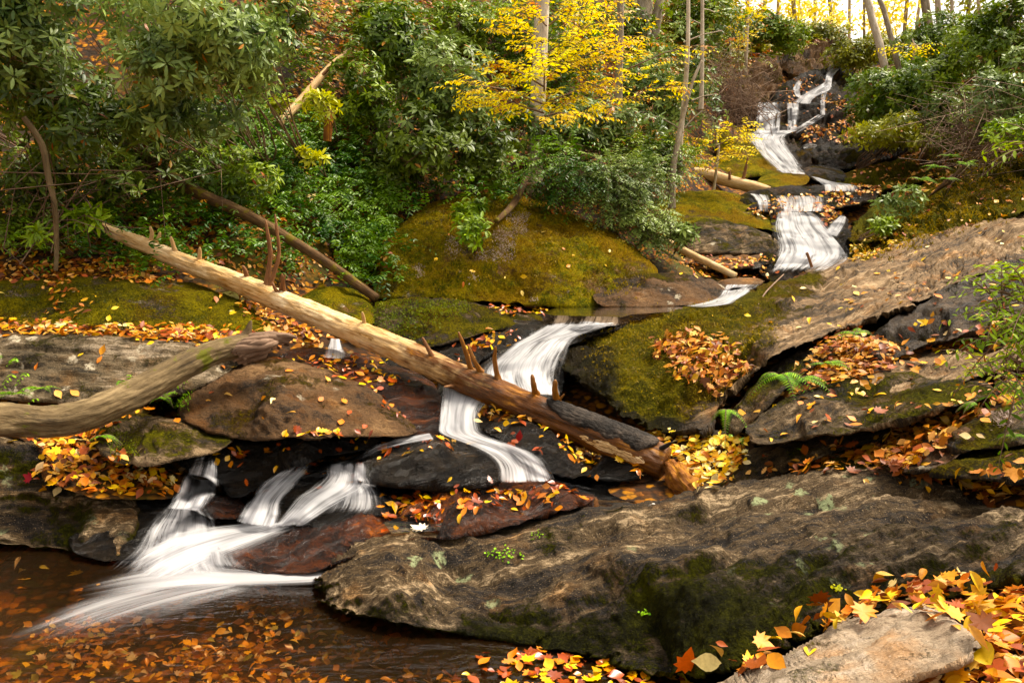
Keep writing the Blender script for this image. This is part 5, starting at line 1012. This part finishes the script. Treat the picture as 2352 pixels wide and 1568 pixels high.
cover('leafy growth on the lower left hillside edge', [(0,440),(200,440),(300,540),(250,610),(100,600),(0,560)], 80, 'dog', patch=-.2)
cover('undergrowth on the upper right bank', [(1960,330),(2352,280),(2352,330),(2200,340),(2000,350)], 40, 'olive', L=.1)
cover('brown and green undergrowth high behind the falls', [(1500,0),(1900,0),(1950,90),(1780,130),(1700,150),(1560,260),(1480,200)], 22, 'olive', L=.13, orange=.25, cap=2600)
cover('undergrowth behind the centre shrubs', [(640,0),(1500,0),(1500,250),(1200,300),(900,200)], 20, 'lau', L=.11, orange=.12, cap=2600)
cover('undergrowth along the right skyline', [(1950,60),(2352,0),(2352,200),(2000,180)], 22, 'lau', L=.13, orange=.06, cap=2600)
cover('small green leaves among rocks on the right', [(1650,980),(1740,1030),(1880,1040),(1700,1090)], 60, 'fern', L=.02, sl=.06)
cover('herbs along the left rock gap', [(0,860),(120,860),(120,900),(300,890),(420,905),(420,935),(330,930),(0,930)], 40, 'fern', L=.045, sl=.16, n=9)

# yellow saplings: flat tiers of leaves on thin limbs
def sapling(name, label, base, top, w, tiers, L=.1, pal='yel', per=16, group=None, bark=None, tm=None, tilt=.2, orange=.03):
    b = at(*base); t_ = at(*top); e = empty(name, label, 'tree', b, group)
    mid = (b + t_) / 2 + RNG.normal(size=3) * .08
    V, F, rc = tube([b - [0, -.25, .9], b * .6 + t_ * .4 + [.03, 0, 0], mid, t_], np.array([w * 1.25, w, w * .9, w * .6]) * base[2] / FPX / 2, 14, bump=.08, sub=40); child('trunk', V, F, bark or WD_PALETR, e, attrs={'rc': rc})
    parts = []; st = []
    for (x0, y0, x1, y1, Y, n, wd) in tiers:
        a = at(x0, y0, Y); c = at(x1, y1, Y + RNG.uniform(-.6, .4)); Ld = np.linalg.norm(c - a); u = RNG.random(n) ** .8
        P = a + (c - a) * u[:, None] + np.stack([RNG.normal(size=n) * .1, RNG.normal(size=n) * wd * Y / FPX * 1.6, RNG.normal(size=n) * wd * Y / FPX * .55], -1) * 1
        D = norm((c - a) / Ld + RNG.normal(size=(n, 3)) * [.6, .8, .15]); 
        (V, F, C), s2 = spray_leaves(P, D, RNG.uniform(.5, 1.1, n) * L * 4, L, 9, pal, tm or LEAF_M, .25, orange); parts.append((V, F, C))
        st.append((np.stack([a, (a + c) / 2 + [0, 0, .05 * Ld], c]), [.012, .008, .003])); st += s2[:60]
    V, F, C = merge(parts); child('crown', V, F, M_YEL, e, cols=C); V, F, rc = tubes(st, 4); child('stems', V, F, WD_TWIG, e, attrs={'rc': rc}); return e
sapling('beech_sapling', 'bright yellow beech sapling spreading before a pale trunk at the top centre', (1228,310,12.9), (1262,-500,13.6), 32,
    [(1250,260,1080,225,10.6,34,16),(1250,240,1060,190,10.5,30,18),(1250,200,1130,140,10.8,34,22),(1250,240,1400,190,10.6,34,20),(1260,180,1440,90,10.8,44,24),(1260,120,1420,30,11,44,24),(1250,100,1140,50,11,34,22),(1255,60,1200,10,11.2,26,26),(1260,60,1340,0,11.2,34,26),(1240,270,1330,262,10.4,18,12),(1250,210,1250,160,10.4,30,28),(1260,150,1330,100,10.6,34,28),(1262,270,1270,250,10.6,8,16),
     (1255,-40,1120,-110,11.3,20,28),(1258,-40,1400,-90,11.3,20,28),(1260,-140,1260,-240,11.6,30,50)], L=.095)
sapling('beech_sapling', 'smaller golden sapling with orange leaves right of the bright yellow one', (1424,285,13.6), (1418,-500,14.2), 15,
    [(1420,240,1560,190,12.8,26,14),(1425,200,1470,120,13,14,16),(1430,230,1360,250,12.8,16,12),(1440,160,1620,100,13.2,16,16)], L=.095, bark=WD_TRUNK, orange=.25)
sapling('maple_sapling', 'low golden sapling at the foot of the mossy slope left of the falls', (1640,400,15.5), (1655,270,15.6), 6,
    [(1640,350,1580,320,15.2,26,16),(1640,340,1720,300,15.2,24,16),(1645,370,1600,372,15.2,22,12),(1650,370,1700,345,15.2,26,14),(1645,330,1640,290,15.2,14,14)], L=.09)
sapling('maple_sapling', 'tall thin golden sapling behind the dead twig thicket', (1720,110,24), (1712,-250,25), 7,
    [(1715,80,1680,30,23.5,30,16),(1715,60,1745,10,23.5,30,16),(1715,100,1700,95,23.5,14,12),(1715,10,1690,-60,23.5,20,16)], L=.13, tm=LEAF_F)
sapling('yellow_shrub', 'small sprig of yellow leaves on the right skyline shrub', (2100,130,20), (2095,90,20), 4, [(2095,110,2060,112,19.5,8,6),(2095,105,2125,108,19.5,8,6)], L=.12, tm=LEAF_F)

# standing trees
def tree(name, label, pts, sides=14, bark=None, crown=None, group=None, limbs=4, pal='yelfar', cr=1.6, L=.14):
    P = px_line(pts); r = pr_rad(pts); e = empty(name, label, 'tree', P[0], group)
    P2 = np.concatenate([[P[0] - [0, 0, .5]], P]); r2 = np.concatenate([[r[0] * 1.3], r])
    V, F, rc = tube(P2, r2, sides, bump=.10, bfreq=4, seed=len(label), sub=60); child('trunk', V, F, bark or WD_TRUNK, e, attrs={'rc': rc})
    st = []; tips = []
    H = P[-1] - P[0]
    for k in range(limbs):
        f = RNG.uniform(.35, 1); a = P[0] + H * f; d = norm(RNG.normal(size=3) * [1, 1, .3] + [0, 0, .5]); ln = np.linalg.norm(H) * RNG.uniform(.12, .25)
        b = a + d * ln; st.append((np.stack([a, a + d * ln * .5 + [0, 0, .05 * ln], b]), [r[0] * .3, r[0] * .2, .01])); tips.append(b)
    if crown:
        for (x, y, Y, rp, n) in crown:
            c = at(x, y, Y); tips.append(c); q = c + norm(RNG.normal(size=(n, 3))) * (RNG.random((n, 1)) ** .45) * rp * Y / FPX * [1, 1, .7]
            ok = fbm(q / (rp * Y / FPX) * 2 + len(label), 2) > -.12; q = q[ok]; R = frames(RNG.normal(size=(len(q), 3)), RNG.normal(size=(len(q), 3)) + [0, 0, 1.2])
            v, f, cc = inst(*LEAF_F, q, R, L * RNG.uniform(.6, 1.3, len(q)) * 1.4, vary(pal, q, len(q)))
            crown_parts.append((v, f, cc)); st.append((np.stack([P[0] + H * .6, (P[0] + H * .8 + c) / 2, c]), [r[0] * .35, r[0] * .2, .01]))
        v, f, cc = merge(crown_parts); crown_parts.clear(); child('crown', v, f, M_YEL if pal in ('yelfar', 'yel') else M_SOFT, e, cols=cc)
    for q in st:
        V, F, rc = tubes([q], 5); child('limb', V, F, bark or WD_TRUNK, e, attrs={'rc': rc})
    return e
crown_parts = []
TG = 'trees on the slopes above the stream'
tree('tree', 'mossy tan trunk at the top left of the yellow sapling', [(1082,110,17,36),(1086,40,17,34),(1090,-60,17.2,32),(1094,-500,18,26)], group=TG, crown=[(1090,-420,18,140,300)], pal='olive')
tree('tree', 'stout brown trunk at the top, left one of the close pair', [(1462,140,18,42),(1474,60,18,36),(1484,-40,18.2,34),(1500,-500,19,26)], group=TG, crown=[(1500,-420,19,140,300)])
tree('tree', 'grey trunk leaning at the top, right one of the close pair', [(1488,150,18.4,28),(1505,60,18.4,24),(1520,-40,18.6,22),(1560,-500,19.4,16)], group=TG, crown=[(1570,-400,19.4,110,200)])
tree('dead_tree', 'thin bare pale trunk standing above the laurels', [(1562,330,13.2,12),(1574,200,13.2,11),(1580,90,13.2,9),(1581,-60,13.3,8),(1584,-300,13.5,5)], bark=WD_PALETR, group=TG, limbs=7)
tree('dead_tree', 'short thin bare trunk right of the taller bare one', [(1612,180,14.5,9),(1613,60,14.5,8),(1613,-120,14.6,6)], bark=WD_PALETR, group=TG, limbs=4)
tree('tree', 'dark thin trunk curving up from the laurels', [(1545,400,12.8,14),(1556,330,12.9,13),(1570,260,13,11),(1590,190,13.1,8),(1612,140,13.2,5)], group=TG, limbs=3)
tree('tree', 'tall pale trunk leaning left over the right bank', [(2036,185,23,17),(2022,110,23,17),(2000,30,23.2,16),(1985,-60,23.5,15),(1950,-400,25,11)], bark=WD_PALETR, group=TG, crown=[(1950,-330,25,110,260)])
tree('tree', 'second leaning trunk just right of the tall pale one', [(2068,180,23.5,12),(2050,100,23.5,12),(2032,30,23.7,11),(2010,-60,24,10),(1990,-400,25,8)], group=TG, crown=[(2010,-330,26,100,200)])
tree('tree', 'rough brown trunk on the right skyline', [(2142,130,25,20),(2132,50,25,19),(2122,-40,25,18),(2110,-400,26,12)], group=TG, crown=[(2110,-330,26,110,220)], pal='olive')
tree('tree', 'pale upright trunk on the right skyline', [(2162,120,26,13),(2157,50,26,13),(2153,-40,26,12),(2150,-400,27,9)], bark=WD_PALETR, group=TG)
tree('tree', 'slim pale trunk furthest right on the skyline', [(2190,120,27,7),(2187,30,27,7),(2184,-100,27,6)], bark=WD_PALETR, group=TG, limbs=2)
for k, (x, w, Y, pal, lab) in enumerate([(1742,9,36,0,'thin pale tree behind the golden sapling at the top'),(1785,7,38,1,'slender tree right of the golden sapling at the top'),(1830,10,37,1,'straight pale tree above the brow of the falls'),(1872,7,40,1,'thin tree with yellow crown behind the brow of the falls'),(1915,9,42,1,'yellow tree against the sky left of the leaning trunks'),(1950,7,44,1,'slender yellow tree against the sky nearest the leaning trunks'),
        (2075,9,40,1,'pale tree against the sky between the leaning trunks and the rough trunk'),(2100,7,44,1,'faint slender tree against the sky by the rough trunk'),(2215,9,38,0,'thin tree on the skyline over the right rhododendrons'),(2262,8,36,0,'pale tree near the top right corner'),(2320,10,34,0,'trunk in the top right corner shrubs'),(1660,9,30,0,'thin tree left of the golden sapling at the top'),(1985,6,46,1,'farthest thin tree in the bright gap')]):
    yb = 140 + 20 * (k % 3); lean = RNG.uniform(-25, 25)
    tree('tree', lab, [(x, yb, Y, w * 1.3), (x + lean * .3, 60, Y, w), (x + lean, -60, Y, w * .9), (x + lean * 2, -350, Y, w * .5)], sides=8, bark=WD_PALETR if k % 2 else WD_TRUNK, group=TG, limbs=5,
         crown=[(x + RNG.uniform(-40, 40), RNG.uniform(-40, 40), Y, 55, 200), (x + RNG.uniform(-50, 50), RNG.uniform(20, 80), Y, 45, 150), (x + lean, -150, Y, 80, 150)] if pal else [(x + RNG.uniform(-30, 30), RNG.uniform(-20, 60), Y, 60, 300), (x + lean, -150, Y, 80, 200)], pal='yelfar' if pal else 'olive', L=.2)

# dead twigs
def thicket(name, label, px, py, Y, rx, rz, n, base):
    b = at(*base); e = empty(name, label, 'shrub', b); st = []
    for k in range(n):
        t = at(px + RNG.normal() * rx, py + RNG.normal() * rz, Y + RNG.normal() * .5); s = b + RNG.normal(size=3) * [.5, .3, .2]; m = (s + t) / 2 + RNG.normal(size=3) * .35 * np.linalg.norm(t - s) / 1.5; m2 = t + RNG.normal(size=3) * .25
        st.append((np.stack([s, m, m2, t + RNG.normal(size=3) * .35 - [0, 0, .1]]), [.008, .006, .004, .002]))
    V, F, rc = tubes(st, 4); child('stems', V, F, WD_TWIG, e, attrs={'rc': rc})
thicket('twig_thicket', 'dead grey-brown twig thicket left of the uppermost falls', 1680,190,19.5, 40,50, 190, (1690,260,20))
thicket('twig_thicket', 'tangle of bare pinkish twigs in the right bank rhododendrons', 2240,270,13.4, 60,28, 110, (2300,340,14))
thicket('twig_thicket', 'fine bare twigs under the shrubs at the left edge', 150,400,8.8, 110,90, 26, (120,560,9.0))
simple_log('old_branch', 'lichened grey branch hanging down at the left in front of the shrubs', 'branch', [(55,270,8.2,12),(95,330,8.2,14),(110,400,8.2,14),(125,470,8.2,12),(130,560,8.3,11),(128,622,8.3,9)], WD_LIMB)

# ferns
def fern(label, px, py, Y, n, L, spread=(0, 360), droop=.6, pal='fern', up=.5, group='ferns on the banks', lift=.02):
    b = at(px, py, Y); e = empty('fern', label, 'fern', b, group)
    for k in range(n):
        az = math.radians(RNG.uniform(*spread)); D = np.array([math.cos(az), -abs(math.sin(az)) * .7 if RNG.random() < .7 else math.sin(az) * .5, up + RNG.normal() * .15]); D /= np.linalg.norm(D); l = L * RNG.uniform(.7, 1.1)
        m = 17; t = (np.arange(m) + 1) / m; P = b + D * t[:, None] * l - np.array([0, 0, 1]) * droop * t[:, None] ** 2 * l; T = norm(np.gradient(P, axis=0)); s = norm(np.cross(T, [0, 0, 1])); nr = np.cross(s, T)
        wd = l * .30 * np.minimum(1, t * 4 + .3) * (1.03 - t) ** .75
        pos = np.repeat(P, 2, 0); sg = np.tile([1, -1], m)[:, None]; d = np.repeat(s, 2, 0) * sg + np.repeat(T, 2, 0) * .35 - np.repeat(nr, 2, 0) * .15
        c = np.clip(fur(2 * m, *GREENS[pal]) * RNG.uniform(.8, 1.2), 0, .9)
        V, F, C = inst(*leaf_t(.17, .05, .15, (0, .9, .9, .5, 0)), pos, frames(d, np.repeat(nr, 2, 0) + RNG.normal(size=pos.shape) * .12), np.repeat(wd, 2), c)
        fr = child('frond', V, F, M_SOFT, e, cols=C); V, F, rc = tubes([(P, np.linspace(.003, .001, m))], 4); st = mesh_np('stalk', V - b, F, WD_TWIG, parent=fr, attrs={'rc': rc})
fern('large bright fern drooping at the centre right under the slab', 1790,862,6.1,6,.34,(180,330),.9,up=.35)
fern('fern just right of the largest drooping one', 1838,868,6.05,6,.30,(200,350),.8,up=.4)
fern('fern under the slab lip near the brown leaf pile', 1895,835,6.2,7,.26,(0,360),.7)
fern('fern growing among leaves at the foot of the streaked slab', 1965,765,6.5,7,.22,(0,360),.6)
fern('small fern below the mossy nose of the slab', 1668,940,6.0,5,.20,(200,340),1.0,up=.2)
fern('fern by the left-edge lichened boulder', 30,905,6.0,7,.22,(0,360),.6)
fern('fern between the left boulder and the curved limb', 95,890,6.05,5,.18,(0,360),.6)
fern('fern on the side of the flat-topped rock', 235,1000,5.4,6,.15,(180,360),.8)
fern('fern under the middle of the curved limb', 375,912,6.1,6,.16,(0,360),.7)
fern('fern at the right edge above the lowest mossy rock', 2345,1000,4.3,6,.16,(120,300),.6)
fern('fern hanging by the right-edge shrub', 2240,925,4.6,5,.13,(120,330),.7)
fern('tiny fern on the face of the huge boulder', 1738,1405,3.66,6,.055,(0,360),.7,lift=0)
for i, (x, y, Y, l) in enumerate([(2150,385,12.9,.3),(2120,415,12.7,.28),(2185,360,13,.3),(2090,435,12.9,.26),(2170,412,12.3,.26),(2215,377,12.5,.28)]):
    fern(['fern patch highest but one on the right mossy shelf','fern left of the shelf fern patch','topmost fern on the right mossy shelf','leftmost fern of the right shelf','lowest fern of the right shelf','rightmost fern of the right shelf'][i], x, y, Y, 8, l, (0, 360), .6, group='ferns on the right mossy shelf')
def herb(label, px, py, n, L, pal='fern', spread=14):
    q = np.array([px, py]) + RNG.normal(size=(n, 2)) * [spread, spread * .4]; P, N = cast(q[:, 0], q[:, 1]); N = norm(N + RNG.normal(size=N.shape) * .3); b = P.mean(0)
    d = norm(np.cross(N, RNG.normal(size=N.shape))); V, F, C = inst(*centred(leaf_t(.8, .08, .1)), P + N * .008, frames(d, N), L * RNG.uniform(.6, 1.3, n), fur(n, *GREENS[pal]) * 1.3)
    o = mesh_np('seedling', V - b, F, M_SOFT, cols=C); o.location = tuple(b); tag(o, label, 'plant')
herb('patch of tiny round green leaves on the left end of the huge boulder', 1152,1275,45,.016,spread=22)
herb('tiny green seedling on the lower face of the huge boulder', 1482,1408,16,.014,spread=9)
herb('pale green sprig on the right face of the huge boulder', 1925,1352,22,.014,pal='lime',spread=9)
herb('tuft of small green leaves at the top left of the huge boulder', 1235,1230,18,.013,spread=12)
# moss cushions as fine tufts
def moss(label, poly, dens, L, pal, cap=6000):
    P, N = sample_region(poly, dens, cap, 5000); n = len(P); D = norm(N + RNG.normal(size=P.shape) * .7)
    V, F, C = inst(*leaf_t(.3, .0, .3, (0, 1, 0)), P, frames(D, RNG.normal(size=P.shape)), L * RNG.uniform(.5, 1.3, n), vary(pal, P, n) * .9); tag(mesh_np('lichen' if pal == 'lich' else 'moss', V, F, M_SOFT, cols=C), label, kind='stuff')
GREENS['moss'] = ((.10, .14, .01), (.28, .30, .04)); GREENS['mossd'] = ((.04, .06, .008), (.16, .15, .02))
moss('bright moss tufts on the dark mound behind the log', [(850,720),(880,695),(960,690),(1060,690),(1085,705),(1060,720),(1000,740),(970,775),(920,780),(880,760)], 4500, .03, 'moss', 9000)
moss('moss fringe on the left mossy boulder', [(0,660),(160,655),(400,690),(500,720),(560,750),(300,745),(0,735)], 2200, .022, 'mossd', 6000)
moss('moss along the side of the flat-topped rock', [(225,1000),(260,970),(300,1010),(330,1050),(270,1058)], 3500, .025, 'moss', 2500)
moss('moss clump under the curved limb', [(335,905),(420,880),(450,900),(420,950),(350,930)], 3500, .03, 'fern', 2500)
GREENS['mossg'] = ((.12, .085, .008), (.40, .28, .02))
moss('short moss tufts on the mossy dome', [(870,680),(900,540),(1000,470),(1180,460),(1340,510),(1450,580),(1500,650),(1350,690),(1100,690)], 2600, .035, 'mossg', 14000)
moss('short moss tufts on the lower end of the big slab', [(1320,780),(1450,740),(1600,710),(1760,690),(1800,740),(1750,810),(1690,870),(1640,960),(1500,960),(1380,880)], 1300, .028, 'mossg', 14000)
moss('short moss tufts on the right mossy shelves', [(1960,560),(2130,430),(2352,340),(2352,470),(2100,550),(1970,600)], 1500, .05, 'mossg', 9000)
# single leaves that catch the eye
def one_leaf(label, px, py, col, L, t=0, up=None, standing=False, nm='fallen_leaf'):
    P, N = cast(np.array([px]), np.array([py])); P, N = P[0], N[0]
    if standing: d = norm(np.array([.15, -.1, 1.])); n = norm(np.array([.2, -1, .2]))
    else: d = norm(np.cross(N, [.3, .6, .2])); n = norm(N + RNG.normal(size=3) * .15)
    V, F, C = inst(*FLATS[t], (P + N * .02 + (np.array([0, 0, L * .35]) if standing else 0))[None], frames(d[None], n[None]), np.array([L]), np.array([col]))
    b = P; o = mesh_np(nm, V - b, F, M_LIT, cols=C); o.location = tuple(b); tag(o, label, 'leaf')
one_leaf('large pale cream leaf on the wet ledge in front of the midstream rock', 960,1218,(.85,.74,.6),.11,4)
one_leaf('dark red leaf standing upright beside the curving stream', 1196,1015,(.25,.01,.008),.09,0,standing=True)
one_leaf('orange-red leaf standing at the left foot of the pale slab', 1585,1540,(.75,.14,.02),.13,4,standing=True)
one_leaf('big pale yellow round leaf at the left foot of the pale slab', 1625,1520,(.85,.70,.34),.14,0)
one_leaf('yellow leaf lying on the lower left of the pale slab', 1722,1535,(.85,.66,.2),.06,0)
one_leaf('yellow star-shaped leaf stuck to the dark face right of the falls', 1327,880,(.75,.5,.03),.07,4)
one_leaf('broad yellow leaf on top of the pointed overhanging rock', 2018,908,(.85,.5,.04),.10,3)
one_leaf('dark crimson leaf on the left leaf drift edge', 68,1097,(.30,.01,.02),.08,4)
one_leaf('white leaf on the crest of the huge boulder', 1497,1163,(.85,.82,.76),.05,3)
one_leaf('orange leaf floating at the tip of the boulder shadow', 908,1465,(.8,.33,.03),.09,0)

GREENS['lich'] = ((.34, .26, .22), (.66, .56, .50))
for i_, (x, y, w_, h_) in enumerate([(1188,500,26,14),(1160,548,22,26),(1150,585,30,16),(1105,590,16,10),(1040,568,16,22),(962,622,12,14),(1085,640,14,6),(1228,690,10,6),(1195,525,14,14),(2300,965,34,16)]):
    a_ = np.linspace(0, 2 * math.pi, 14, endpoint=False); moss('rosettes of pale frilly lichen', [(x + w_ * 1.1 * math.cos(a) * RNG.uniform(.7, 1.2), y + h_ * 1.1 * math.sin(a) * RNG.uniform(.7, 1.2)) for a in a_], 5200, .028, 'lich', 900)

# loose stones
for i_, (x, y, m_) in enumerate([(700,790,'R_BROWN'),(600,745,'R_LEFT'),(470,1085,'R_WET'),(390,1108,'R_WET'),(905,1135,'R_WET'),(1275,1098,'R_WET'),(1480,1108,'R_WET'),(1690,1060,'R_MIDM'),(2060,1085,'R_BROWN'),(2230,1000,'R_BROWN'),(1930,1040,'R_MIDM'),(140,960,'R_MIDM'),(60,930,'R_GREY'),(720,660,'R_MOSS'),(1690,620,'R_WET'),(1730,610,'R_WET'),(1900,470,'R_WET'),(1960,450,'R_WET'),(1800,330,'R_WET'),(1860,340,'R_WET'),(1700,420,'R_MOSS'),(2300,745,'R_DARK'),(2100,790,'R_DARK')]):
    P_, N_ = cast(np.array([x]), np.array([y])); Yc = float(P_[0, 1]); w_ = RNG.uniform(.10, .2) * FPX / Yc * (1 if Yc < 9 else 1.8); h_ = w_ * RNG.uniform(.35, .55)
    a_ = np.sort(RNG.random(7) * 2 * math.pi); o_ = [(x + w_ * .6 * math.cos(a), y + h_ * .6 * math.sin(a)) for a in np.linspace(0, 2 * math.pi, 8, endpoint=False) + RNG.normal(size=8) * .18]
    rock('stone', 'small stone wedged into a gap between larger rocks', [(float(a), float(b)) for a, b in o_], [(x - w_, y + h_ * .5, Yc - .05), (x + w_, y + h_ * .5, Yc - .05), (x, y - h_ * .5, Yc + .10)], globals()[m_], rim=.05, thick=.2, step=max(1.6, h_ / 14), amp=.02, samp=.012, D=h_ * .4, gnd=False, group='small stones wedged between the boulders', cat='stone')
# what continues beyond the picture's edges
for lab_, a_ in [('rhododendron beyond the left edge high on the bank', (-230,120,8.6,200,170,170)), ('rhododendron beyond the left edge low on the bank', (-220,400,9,170,130,130)), ('rhododendron further left along the bank', (-560,250,8.5,220,220,200))]: S(lab_, *a_, L=.13, pal='rho')
for lab_, a_ in [('rhododendron beyond the right edge of the bank', (2560,220,13,160,130,220)), ('rhododendron beyond the right edge below the skyline', (2700,420,9.5,160,130,160)), ('rhododendron further right along the bank', (2950,300,9,200,200,200))]: Q(lab_, *a_, L=.12, pal='lau')
litter('leaf litter on the bank beyond the left edge', [(-900,450),(-40,560),(-40,640),(-150,1000),(-150,1260),(-900,1400)], 260, 'brown')
litter('leaf litter on the bank beyond the right edge', [(2380,760),(2640,560),(3200,560),(3200,1700),(2420,1700),(2420,1350),(2560,1200)], 260, 'brown', cap=12000)

# ================================================================== LIGHT
SUN_EL, SUN_AZ = math.radians(60), math.radians(70)      # azimuth from +Y towards +X
t = W.node_tree; bg = t.nodes['Background']; sky = t.nodes.new('ShaderNodeTexSky'); sky.sky_type = 'NISHITA'; sky.sun_disc = False
sky.sun_elevation = SUN_EL; sky.sun_rotation = SUN_AZ; sky.air_density = 1.0; sky.dust_density = 4.0; sky.ozone_density = 1.0
hs = t.nodes.new('ShaderNodeHueSaturation'); hs.inputs['Saturation'].default_value = .25
mx = t.nodes.new('ShaderNodeMix'); mx.data_type = 'RGBA'; mx.blend_type = 'MULTIPLY'; mx.inputs[0].default_value = 1; mx.inputs[7].default_value = (1, .91, .78, 1)
t.links.new(sky.outputs[0], hs.inputs['Color']); t.links.new(hs.outputs[0], mx.inputs[6]); t.links.new(mx.outputs[2], bg.inputs[0]); bg.inputs[1].default_value = .15
sl = bpy.data.lights.new('sun', 'SUN'); sl.energy = 2.2; sl.angle = math.radians(18); sl.color = (1, .90, .74)
so = bpy.data.objects.new('sun', sl); COL.objects.link(so)
dv = Vector((math.sin(SUN_AZ) * math.cos(SUN_EL), math.cos(SUN_AZ) * math.cos(SUN_EL), math.sin(SUN_EL)))
so.rotation_euler = dv.to_track_quat('Z', 'Y').to_euler(); so.location = (5, 10, 30)
SC.view_settings.view_transform = 'Standard'; SC.view_settings.look = 'None'; SC.view_settings.exposure = 1.35; SC.view_settings.gamma = 1
SC.render.engine = 'CYCLES'; c = SC.cycles; c.use_denoising = True; c.max_bounces = 6; c.diffuse_bounces = 3; c.glossy_bounces = 3; c.transmission_bounces = 4; c.transparent_max_bounces = 24
c.sample_clamp_indirect = 6
